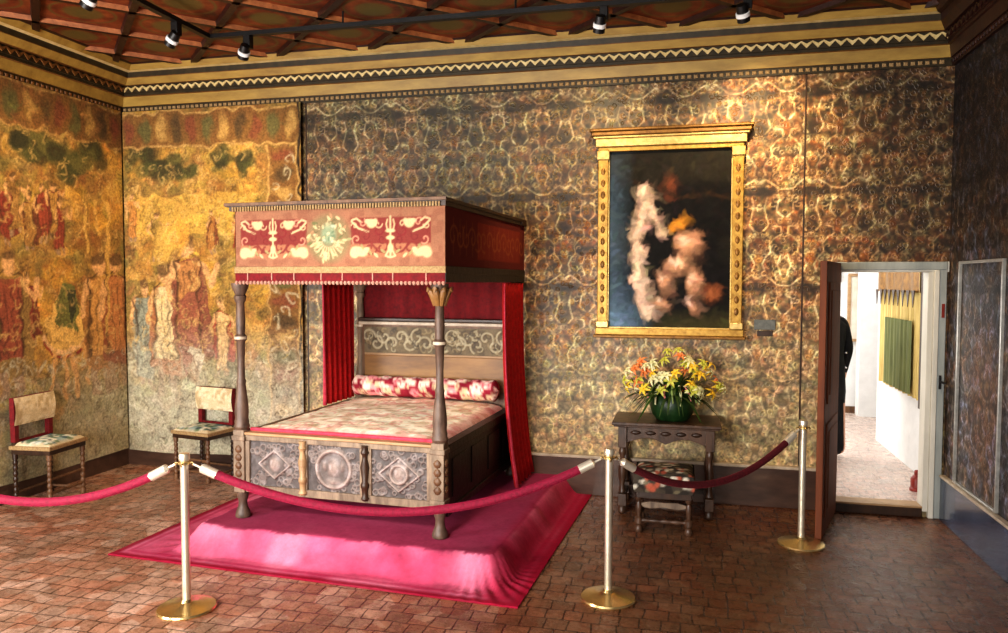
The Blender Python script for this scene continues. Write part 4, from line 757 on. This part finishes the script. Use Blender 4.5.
def make_chair(label, loc, rz, w=.46, d=.38):
    t = thing('side_chair', label, 'chair', loc, rz, 'upholstered antique side chairs')    # local: front = -y
    for sx in (-1, 1):
        spool(.435, .019, 7, (sx*(w/2-.03), -d/2+.03, 0)).build('leg', M['oak'], t)
        m = spool(.435, .019, 7, (sx*(w/2-.03), d/2-.03, 0)); m.box(sx*(w/2-.03)-.016, sx*(w/2-.03)+.016, d/2-.046, d/2-.014, .435, .9); m.build('leg', M['oakdark'], t)
    fr = MB(); fr.box(-w/2+.01, w/2-.01, -d/2+.01, d/2-.01, .43, .485); fr.build('seat_rail', M['oakdark'], t, .004)
    P = seatpaint(w, d); e = np.minimum(np.minimum(P.X+w/2, w/2-P.X), np.minimum(P.Y+d/2, d/2-P.Y)); z = .49+.055*(1-np.exp(-e/.04))
    Ps = np.stack([P.X, P.Y, z], -1); o = obj('seat', gridmesh('seat', Ps, P.c), M['seatcloth'], t)
    obj('seat_trim', B(-w/2-.003, w/2+.003, -d/2-.003, d/2+.003, .47, .505).mesh('trim'), M['braid'], o, .006)
    P = Paint(-w/2, w/2, .675, .91, .012, (216, 196, 156)); P.tint(.05, (176, 150, 108), .7, 97, .45, .65); P.tint(.03, (236, 222, 190), .6, 98, .5, .7)
    bk = obj('backrest', gridmesh('backrest', np.stack([P.X, d/2-.055-.018*np.sin(np.clip((P.Y-.675)/.24, 0, 1)*PI), P.Y], -1), P.c), M['seatcloth'], t)
    obj('back_panel', B(-w/2, w/2, d/2-.055, d/2-.01, .675, .91).mesh('bp'), M['darkred'], bk, .006)
    ap = MB(); ap.box(-w/2+.03, w/2-.03, d/2-.04, d/2-.03, .495, .55); ap.build('lower_rail', M['darkred'], t)
    for sx in (-1, 1): B(sx*(w/2-.035)-.024, sx*(w/2-.035)+.024, d/2-.05, d/2-.005, .53, .685).build('upright', M['darkred'], t, .004)
    for z, ys in ((.1, -d/2+.03), (.22, -d/2+.03), (.1, d/2-.03)): MB().tube([(-w/2+.03+i*(w-.06)/16, ys, z) for i in range(17)], [.008+.006*abs(math.sin(i*1.2)) for i in range(17)], 8).build('stretcher', M['oak'], t)
    for sx in (-1, 1): MB().tube([(sx*(w/2-.03), -d/2+.03+i*(d-.06)/16, .06) for i in range(17)], [.008+.006*abs(math.sin(i*1.2)) for i in range(17)], 8).build('stretcher', M['oak'], t)
    return t
ch = make_chair('antique chair with pale backrest against the left wall tapestry', (-5.36, 5.42, 0), PI/2+math.radians(5))
ch2 = dup(ch, 'antique chair with pale backrest against the back wall, beside the bed', (-4.50, 6.375, 0), math.radians(-10)); ch2.scale = (1, 1, .94)
# ================================================================== TABLE, STOOL, FLOWERS
tb = thing('side_table', 'dark carved oak side table below the painting', 'table', (-.135, 6.385, 0))
TW, TD = .43, .245
tt = MB(); tt.box(-TW, TW, -TD, TD, .735, .762); tt.box(-TW+.012, TW-.012, -TD+.012, TD-.012, .72, .735); tt.build('tabletop', M['tableoak'], tb, .005)
def apron(y0, y1, w):
    top, n = .72, 24; pts = [(-w, top), (-w, .585)]
    for i in range(n+1): t = i/n; x = -w+.05+(2*w-.1)*t; pts.append((x, .60+.035*abs(math.sin(2*PI*t))+.012*math.cos(PI*(t-.5))**8*-1))
    pts += [(w, .585), (w, top)]; m = MB(); m.prism(pts, y0, y1); return m
apron(-TD+.04, -TD+.065, .33).build('apron', M['tableoak'], tb, .003); apron(TD-.065, TD-.04, .33).build('apron', M['oakdark'], tb, .003)
for sx in (-1, 1): B(sx*.34-.012, sx*.34+.012, -TD+.06, TD-.06, .6, .72).build('apron', M['oakdark'], tb)
crv = MB()
for i in range(5): crv.lathe([(0, -.02), (.03, -.012), (.045, 0), (.03, .012), (0, .02)], 12, (-.24+i*.12, -TD+.04, .675), sy=.25)
crv.build('carving', M['oakdark'], tb)
for sx in (-1, 1):
    for sy in (-1, 1):
        x, y = sx*.345, sy*(TD-.05); m = MB(); m.box(x-.034, x+.034, y-.034, y+.034, .55, .72); m.box(x-.034, x+.034, y-.034, y+.034, .07, .17)
        m.lathe([(.02, .17), (.03, .18), (.026, .2), (.018, .24), (.03, .3), (.034, .36), (.022, .44), (.018, .47), (.03, .5), (.03, .52), (.02, .55)], 14, (x, y, 0)); m.lathe([(.02, 0), (.034, .015), (.034, .05), (.022, .07)], 14, (x, y, 0)); m.build('leg', M['tableoak'], tb, .003)
for sx in (-1, 1): B(sx*.345-.02, sx*.345+.02, -TD+.08, TD-.08, .1, .14).build('stretcher', M['oakdark'], tb)
B(-.33, .33, TD-.08, TD-.03, .1, .14).build('stretcher', M['oakdark'], tb)
sl = thing('stool', 'low upholstered stool with dark floral seat in front of the side table', 'stool', (-.135, 5.93, 0))
SW, SD = .215, .2
P = Paint(-SW, SW, -SD, SD, .011, (70, 62, 50)); P.tint(.05, (40, 34, 28), .8, 100, .45, .6)
for k in range(60): P.ell((RNG.rand()-.5)*SW*1.9, (RNG.rand()-.5)*SD*1.9, .018+.014*RNG.rand(), .014+.012*RNG.rand(), ((222, 212, 190), (176, 168, 150), (180, 90, 66), (120, 110, 84))[k % 4], .9, rot=RNG.rand()*3, soft=.5)
e = np.minimum(np.minimum(P.X+SW, SW-P.X), np.minimum(P.Y+SD, SD-P.Y)); z = .44+.035*(1-np.exp(-e/.03)); k_ = np.clip(e/.05, 0, 1)
so = obj('seat', gridmesh('seat', np.stack([P.X, P.Y, z], -1), P.c), M['seatcloth'], sl); obj('seat_frame', B(-SW+.01, SW-.01, -SD+.01, SD-.01, .265, .315).mesh('sf'), M['oakdark'], so, .004)
Q = Paint(0, 4*(SW+SD), .315, .45, .011, (74, 64, 52)); Q.tint(.05, (38, 32, 28), .8, 104, .45, .6)
for k in range(70): Q.ell(RNG.rand()*1.7, .32+RNG.rand()*.12, .016+.014*RNG.rand(), .013+.012*RNG.rand(), ((226, 218, 198), (180, 170, 152), (184, 92, 66), (120, 110, 84))[k % 4], .9, rot=RNG.rand()*3, soft=.5)
def perim(t):
    t = t % (4*(SW+SD))
    if t < 2*SW: return -SW+t, -SD
    if t < 2*SW+2*SD: return SW, -SD+t-2*SW
    if t < 4*SW+2*SD: return SW-(t-2*SW-2*SD), SD
    return -SW, SD-(t-4*SW-2*SD)
pp = np.array([perim(t*.9999) for t in Q.x]); bl_ = .006+.008*np.sin((Q.Y-.315)/.135*PI)
obj('seat_border', gridmesh('seat_border', np.stack([pp[None, :, 0]*(1+bl_/SW), pp[None, :, 1]*(1+bl_/SD), Q.Y], -1), Q.c), M['seatcloth'], so)
for sx in (-1, 1):
    for sy in (-1, 1):
        x, y = sx*(SW-.03), sy*(SD-.03); m = MB(); m.lathe([(.024, 0), (.032, .02), (.026, .045), (.018, .055), (.03, .07), (.03, .11), (.016, .125), (.022, .17), (.026, .2), (.016, .235), (.026, .25), (.028, .27)], 14, (x, y, 0)); m.build('leg', M['tableoak'], sl)
for (a, b) in (((-SW+.03, -SD+.03), (SW-.03, -SD+.03)), ((-SW+.03, SD-.03), (SW-.03, SD-.03)), ((-SW+.03, -SD+.03), (-SW+.03, SD-.03)), ((SW-.03, -SD+.03), (SW-.03, SD-.03))):
    MB().tube([(a[0]+(b[0]-a[0])*i/16, a[1]+(b[1]-a[1])*i/16, .09) for i in range(17)], [.01+.008*abs(math.sin(i*.9)) for i in range(17)], 8).build('stretcher', M['tableoak'], sl)
m = MB(); m.prism([(-SW+.05, .225), (-SW+.05, .2), (-.1, .185), (0, .2), (.1, .185), (SW-.05, .2), (SW-.05, .225), (.1, .24), (0, .235), (-.1, .24)], -SD+.02, -SD+.04); m.build('front_rail', M['oakgrey'], sl, .003)
fl = thing('flower_arrangement', 'pot of yellow and orange lilies standing on the side table', 'flowers', (-.09, 6.37, .763))
pt = MB(); pt.lathe([(.1, 0), (.13, .004), (.165, .05), (.185, .12), (.178, .18), (.16, .215), (.172, .235), (.165, .245), (.145, .235), (.14, .2), (.0, .19)], 32); pt.build('pot', M['pot'], fl)
def strap(mb, p0, d, ln, w, droop, m=0):
    d = Vector(d).normalized(); side = d.cross(Vector((0, 0, 1)));
    side = side.normalized() if side.length > .01 else Vector((1, 0, 0)); v = []; n = 7; p = Vector(p0)
    for i in range(n):
        t = i/(n-1); q = p+d*(ln*t)+Vector((0, 0, -droop*ln*t*t)); q.z = max(q.z, .03 if p.z > .1 else -9); q.y = min(q.y, .24); ww = w*math.sin(PI*(.12+.86*t))**.8; v += [q-side*ww+Vector((0, 0, .15*ww)), q, q+side*ww+Vector((0, 0, .15*ww))]
    mb.add(v, [q for i in range(n-1) for q in ((3*i, 3*i+1, 3*i+4, 3*i+3), (3*i+1, 3*i+2, 3*i+5, 3*i+4))], m)
R2 = random.Random(5); lv = MB()
for k in range(130): a = R2.random()*6.28; el = R2.uniform(.15, 1.3); strap(lv, (.1*math.cos(a), .1*math.sin(a), .2), (math.cos(a)*math.cos(el), math.sin(a)*math.cos(el)*(.62 if math.sin(a) < 0 else .3), math.sin(el)), R2.uniform(.24, .42), R2.uniform(.009, .018), R2.uniform(.3, 1.0))
lv.build('leaves', M['leaf'], fl)
fm_ = []
for key in ('fy', 'fy2', 'fo', 'fw', 'fw', 'fy2'):
    mb = MB()
    for k in range(6): a = k*PI/3; strap(mb, (0, 0, 0), (math.cos(a)*.8, math.sin(a)*.8, .62), .105, .015, .75)
    mb.tube([(0, 0, -.03), (0, 0, .02)], [.006, .012], 8); me = mb.mesh('flower'); me.materials.append(M[key]); fm_.append(me)
for k in range(62):
    a = R2.random()*6.28; el = R2.uniform(-.15, 1.45) if k > 18 else R2.uniform(-.1, .7); rr = R2.uniform(.82, 1.05)
    if k < 42: a = -PI*R2.random()
    p = Vector((.40*rr*math.cos(a)*math.cos(el), .20*rr*math.sin(a)*math.cos(el)*(1 if math.sin(a) < 0 else .3), .27+.30*rr*math.sin(el)))
    o = obj('flower', fm_[R2.randrange(6)], None, fl); o.location = p; dv = (p-Vector((0, 0, .12))).normalized()+Vector((R2.uniform(-.4, .4), R2.uniform(-.6, .1), R2.uniform(-.4, .3)))
    o.rotation_euler = dv.to_track_quat('Z', 'Y').to_euler(); o.scale = (R2.uniform(.55, .85), R2.uniform(.55, .85), R2.uniform(.8, 1.2))
for k in range(9):
    a = -PI*(.1+.8*k/8); m = MB(); m.tube([(.17*math.cos(a), .14*math.sin(a), .30), (.22*math.cos(a), .18*math.sin(a), .24), (.225*math.cos(a)+.01*(k % 3), .19*math.sin(a), .14+.02*(k % 3))], [.007, .011, .006], 8); m.build('bud', M[('fw', 'stalk', 'fp')[k % 3]], fl)
# ================================================================== PAINTING
pa = thing('framed_painting', 'large dark oil painting in gilt architectural frame on the back wall', 'painting', (-.14, W, 0))
P = Paint(-.51, .51, 1.50, 3.03, .009, (20, 18, 17)); P.jitter(.015, .08, 110); P.tint(.35, (38, 34, 26), .8, 111, .4, .7)
P.put(np.clip((-.30-P.X)/.25, 0, 1)*np.clip(1.2-np.abs(P.Y-2.2)/.9, 0, 1), (88, 112, 132), .7); P.put(np.clip((1.9-P.Y)/.4, 0, 1)*np.clip((-.1-P.X)/.4, 0, 1), (120, 150, 176), .75)  # window glare on the varnish painted in as bluish patches
P.put(np.clip((1.68-P.Y)/.15, 0, 1)*np.clip((P.X+.25)/.3, 0, 1), (62, 58, 32), .8)
pk = (232, 198, 172); pk2 = (200, 148, 116)
# generic stand-in: pale cloth hung over a branch and sunlit boulders in a dark grove
def cloth(pts, w, col, n=5):
    for k in range(n):
        o = (k-(n-1)/2)/n*w*2; P.line([(x+o*(.7+.3*math.sin(y*6+k)), y) for x, y in pts], w/n*2.2, tuple(int(v*(.62+.38*math.sin(PI*(k+.6)/n))) for v in col), .9)
cloth([(-.2, 2.72), (-.22, 2.5), (-.25, 2.25), (-.27, 2.0), (-.22, 1.75), (-.18, 1.6)], .085, pk); cloth([(-.17, 2.55), (-.1, 2.38), (-.05, 2.3)], .04, pk)
for cx, cy, rx, ry in ((.16, 2.2, .11, .14), (.08, 2.02, .13, .08), (.22, 1.88, .065, .16), (-.02, 1.88, .08, .11), (-.05, 1.7, .09, .06), (.22, 1.66, .05, .05)):
    P.ell(cx, cy, rx, ry, tuple(int(v*.62) for v in pk2), .9, soft=.35); P.ell(cx-.02, cy+.03, rx*.72, ry*.66, pk2, .85, soft=.6); P.ell(cx-.035, cy+.05, rx*.35, ry*.35, pk, .8, soft=.8)
P.ell(.07, 2.38, .1, .045, (206, 140, 50), .85, rot=.5, soft=.5); P.ell(.0, 2.72, .06, .1, (130, 70, 46), .5, soft=.8); P.ell(.36, 1.8, .08, .09, (160, 92, 56), .7, rot=-.6, soft=.7)
P.line([(-.3, 2.76), (-.1, 2.72), (.1, 2.6), (.3, 2.66), (.5, 2.6)], .03, (46, 32, 22), .9); P.dabs(1500, .04, 301, .6, 1.5, .5)
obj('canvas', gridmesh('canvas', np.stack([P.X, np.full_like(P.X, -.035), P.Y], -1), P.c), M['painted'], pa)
f = MB(); f.box(-.605, -.515, -.075, 0, 1.5, 3.04); f.box(.515, .605, -.075, 0, 1.5, 3.04); f.box(-.605, .605, -.07, 0, 3.02, 3.06); fr_ = f.build('frame', M['gold'], pa, .006)
f = MB(); f.box(-.525, -.505, -.06, -.02, 1.5, 3.04); f.box(.505, .525, -.06, -.02, 1.5, 3.04); f.box(-.525, .525, -.06, -.02, 3.02, 3.04); f.box(-.525, .525, -.06, -.02, 1.49, 1.51); f.build('inner_moulding', M['goldlight'], fr_, .004)
f = MB(); f.box(-.625, .625, -.09, 0, 3.06, 3.13); f.box(-.645, .645, -.105, 0, 3.13, 3.15); f.build('entablature', M['goldlight'], fr_, .006); f = MB(); f.box(-.66, .66, -.12, 0, 3.15, 3.185); f.box(-.675, .675, -.135, 0, 3.185, 3.21); f.build('top_cornice', M['golddark'], fr_, .008)
f = MB(); f.box(-.62, .62, -.085, 0, 1.44, 1.5); f.build('base_rail', M['gold'], fr_, .006); obj('base_moulding', B(-.635, .635, -.105, 0, 1.415, 1.44).mesh('bm'), M['golddark'], fr_, .006)
for sx in (-1, 1):
    obj('capital', B(sx*.56-.055, sx*.56+.055, -.09, 0, 2.95, 3.03).mesh('cap'), M['goldlight'], fr_, .008); obj('pedestal', B(sx*.56-.055, sx*.56+.055, -.09, 0, 1.5, 1.56).mesh('ped'), M['goldlight'], fr_, .008)
    fo_ = MB()
    for k in range(13): fo_.lathe([(0, -.035), (.015, -.02), (.02, 0), (.015, .02), (0, .035)], 8, (sx*.56, -.075, 1.65+k*.1), sy=.35)
    fo_.build('carving', M['golddark'], fr_)
pq = thing('information_plaque', 'small grey information plaque on the wall right of the painting', 'sign', (.655, W, 0)); B(-.085, .085, -.012, 0, 1.50, 1.585).build('plate', M['plaque'], pq, .003); B(-.06, .065, -.012, 0, 1.445, 1.49).build('lower_plate', M['oakdark'], pq, .003)
# ================================================================== right wall framed panel
gp = thing('wall_panel', 'tall leather panel in slim metal frame on the right wall', 'wall panel', (XR, 5.98, 0))
f = MB()
for a in ((-.025, 0, -.41, -.394, .37, 2.06), (-.025, 0, .394, .41, .37, 2.06), (-.025, 0, -.394, .394, 2.038, 2.06), (-.025, 0, -.394, .394, .37, .385)): f.box(*a)
f.build('frame', pm('brushed frame', (200, 198, 192), (160, 158, 152), .35, metal=.7, scale=20, bmp=.05), gp, .003)
# ================================================================== STANCHIONS + ROPES
def stanchion(label, loc):
    t = thing('stanchion', label, 'stanchion', loc, 0, 'rope barrier posts')
    MB().lathe([(.0, 0), (.162, 0), (.165, .008), (.16, .018), (.12, .026), (.06, .034), (.034, .045), (.026, .06)], 40).build('base', M['brass'], t)
    MB().lathe([(.0235, .04), (.0235, .87)], 24).build('pole', M['steel'], t)
    MB().lathe([(.0235, .868), (.03, .874), (.031, .9), (.027, .91), (.0, .913)], 24).build('cap', M['steel'], t)
    r = MB(); r.lathe([(.024, .846), (.034, .85), (.034, .862), (.024, .866)], 24)
    for k in range(4):
        a = k*PI/2+.3; ca, sa = math.cos(a), math.sin(a); r.tube([(.03*ca, .03*sa, .856), (.046*ca, .046*sa, .858), (.052*ca, .052*sa, .85), (.044*ca, .044*sa, .843)], .005, 8)
    r.build('hook_collar', M['brass'], t); return t
S0, S1, S2, S3 = (-4.75, 3.55, 0), (-2.785, 3.755, 0), (-.425, 4.475, 0), (.84, 5.745, 0)
s_ = stanchion('gold and steel rope post at the front left, nearest the chairs', S1)
dup(s_, 'gold and steel rope post between the bed carpet and the side table', S2); dup(s_, 'gold and steel rope post beside the open brown door', S3); dup(s_, 'gold and steel rope post at the far left end of the barrier', S0)
def rope(label, a, b, sag, r=.025, mat='rope'):
    a, b = Vector(a)+Vector((0, 0, .848)), Vector(b)+Vector((0, 0, .848)); d = (b-a); L = d.length; u = d.normalized(); a2, b2 = a+u*.05, b-u*.05; n = 40; pts = []
    for i in range(n+1): t = i/n; p = a2.lerp(b2, t); p.z -= 4*sag*t*(1-t); pts.append(p)
    t_ = thing('barrier_rope', label, 'rope', (0, 0, 0), 0, 'velvet barrier ropes')
    k = next(i for i in range(n) if (pts[i]-pts[0]).length > .13)
    MB().tube(pts[k:n-k+1], r, 16).build('velvet', M[mat], t_)
    for seg in (pts[:k+1], pts[n-k:][::-1]):
        m = MB(); m.tube([seg[0]+(seg[-1]-seg[0])*.42, seg[-1]+(seg[-1]-seg[0])*.1], [r*1.12, r*1.12], 16); m.tube([seg[0]+(seg[-1]-seg[0])*.34, seg[0]+(seg[-1]-seg[0])*.42], [r*.6, r*1.1], 16)
        m.tube([seg[0], seg[0]+(seg[-1]-seg[0])*.36], .007, 8); m.build('end_sleeve', M['sleeve'], t_)
rope('crimson velvet rope leading left out of view past the chairs', S0, S1, .26); rope('crimson velvet rope sagging across the front of the bed', S1, S2, .30); rope('crimson velvet rope sagging in front of the side table', S2, S3, .27, .023, 'ropeshade')
# ================================================================== TRACK LIGHTS
tk = thing('track_rail', 'black lighting track hanging below the ceiling', 'lighting track', (-3.86, 5.62, 3.9))
B(-.025, .025, -5.0, .025, 0, .035).build('rail', M['blackmetal'], tk); B(.025, 5.0, -.025, .025, 0, .035).build('rail', M['blackmetal'], tk)
hg = MB()
for p in ((0, -.8), (0, -2.2), (1.2, 0), (2.6, 0), (3.9, 0)): hg.tube([(p[0], p[1], .03), (p[0], p[1], .2)], .008, 8)
hg.build('hanger', M['blackmetal'], tk)
def spot(label, loc, target, energy, cone):
    t = thing('spotlight', label, 'spotlight', loc, 0, 'spotlights on the ceiling track'); l = Vector(loc); d = (Vector(target)-l).normalized()
    B(-.03, .03, -.03, .03, -.10, 0).build('adapter', M['blackmetal'], t, .004); q = Vector((0, 0, 1)).rotation_difference(d).to_matrix().to_4x4(); q = d.to_track_quat('Z', 'Y').to_matrix().to_4x4()
    piv = Vector((-.03, -.02, -.15)); MB().tube([(0, 0, -.08), (-.012, -.02, -.14), tuple(piv)], .011, 8).build('bracket', M['blackmetal'], t)
    m = MB(); m.X = Matrix.Translation(piv)@q; m.lathe([(.0, -.085), (.036, -.082), (.042, -.02), (.044, .035), (.04, .035), (.034, -.0), (0, -.0)], 20); hd = m.build('lamp_head', M['blackmetal'], t)
    m = MB(); m.X = Matrix.Translation(piv)@q; m.lathe([(.042, -.03), (.048, -.028), (.048, .0), (.043, .002)], 20); m.build('chrome_ring', M['white'], hd); m = MB(); m.X = Matrix.Translation(piv)@q; m.lathe([(0, .006), (.02, .006), (.028, .012), (0, .013)], 20); m.build('lens', M['bulb'], hd)  # white ring colour imitates the reflection off chrome
    light('spot_beam', 'SPOT', l+piv+d*.07, target, energy, WARM, .04, cone=cone, blend=1.); return t
spot('black spotlight at upper left, first of the five along the track', (-3.86, 4.36, 3.9), (XL, 4.7, 2.1), 70, 95)
spot('black spotlight left of the ceiling track corner', (-3.86, 5.2, 3.9), (XL, 5.75, 2.2), 120, 90)
spot('black spotlight just right of the ceiling track corner', (-3.5, 5.62, 3.9), (-4.6, W, 2.4), 75, 90)
spot('black spotlight above the wall between bed and painting', (-.6, 5.62, 3.9), (-.95, W, 2.4), 85, 110)
spot('black spotlight above the painting, rightmost on the track', (.4, 5.62, 3.9), (.7, W, 2.6), 165, 100)
light('gallery_daylight', 'AREA', (1.2, 9.3, 3.4), (1.6, 9.3, 0), 115, (1., .98, .95), 2.2, 3.5)
light('gallery_daylight', 'AREA', (-.3, 9.4, 1.8), (2.2, 9.4, 1.2), 62, (1., .99, .97), 2.5, 2.5)
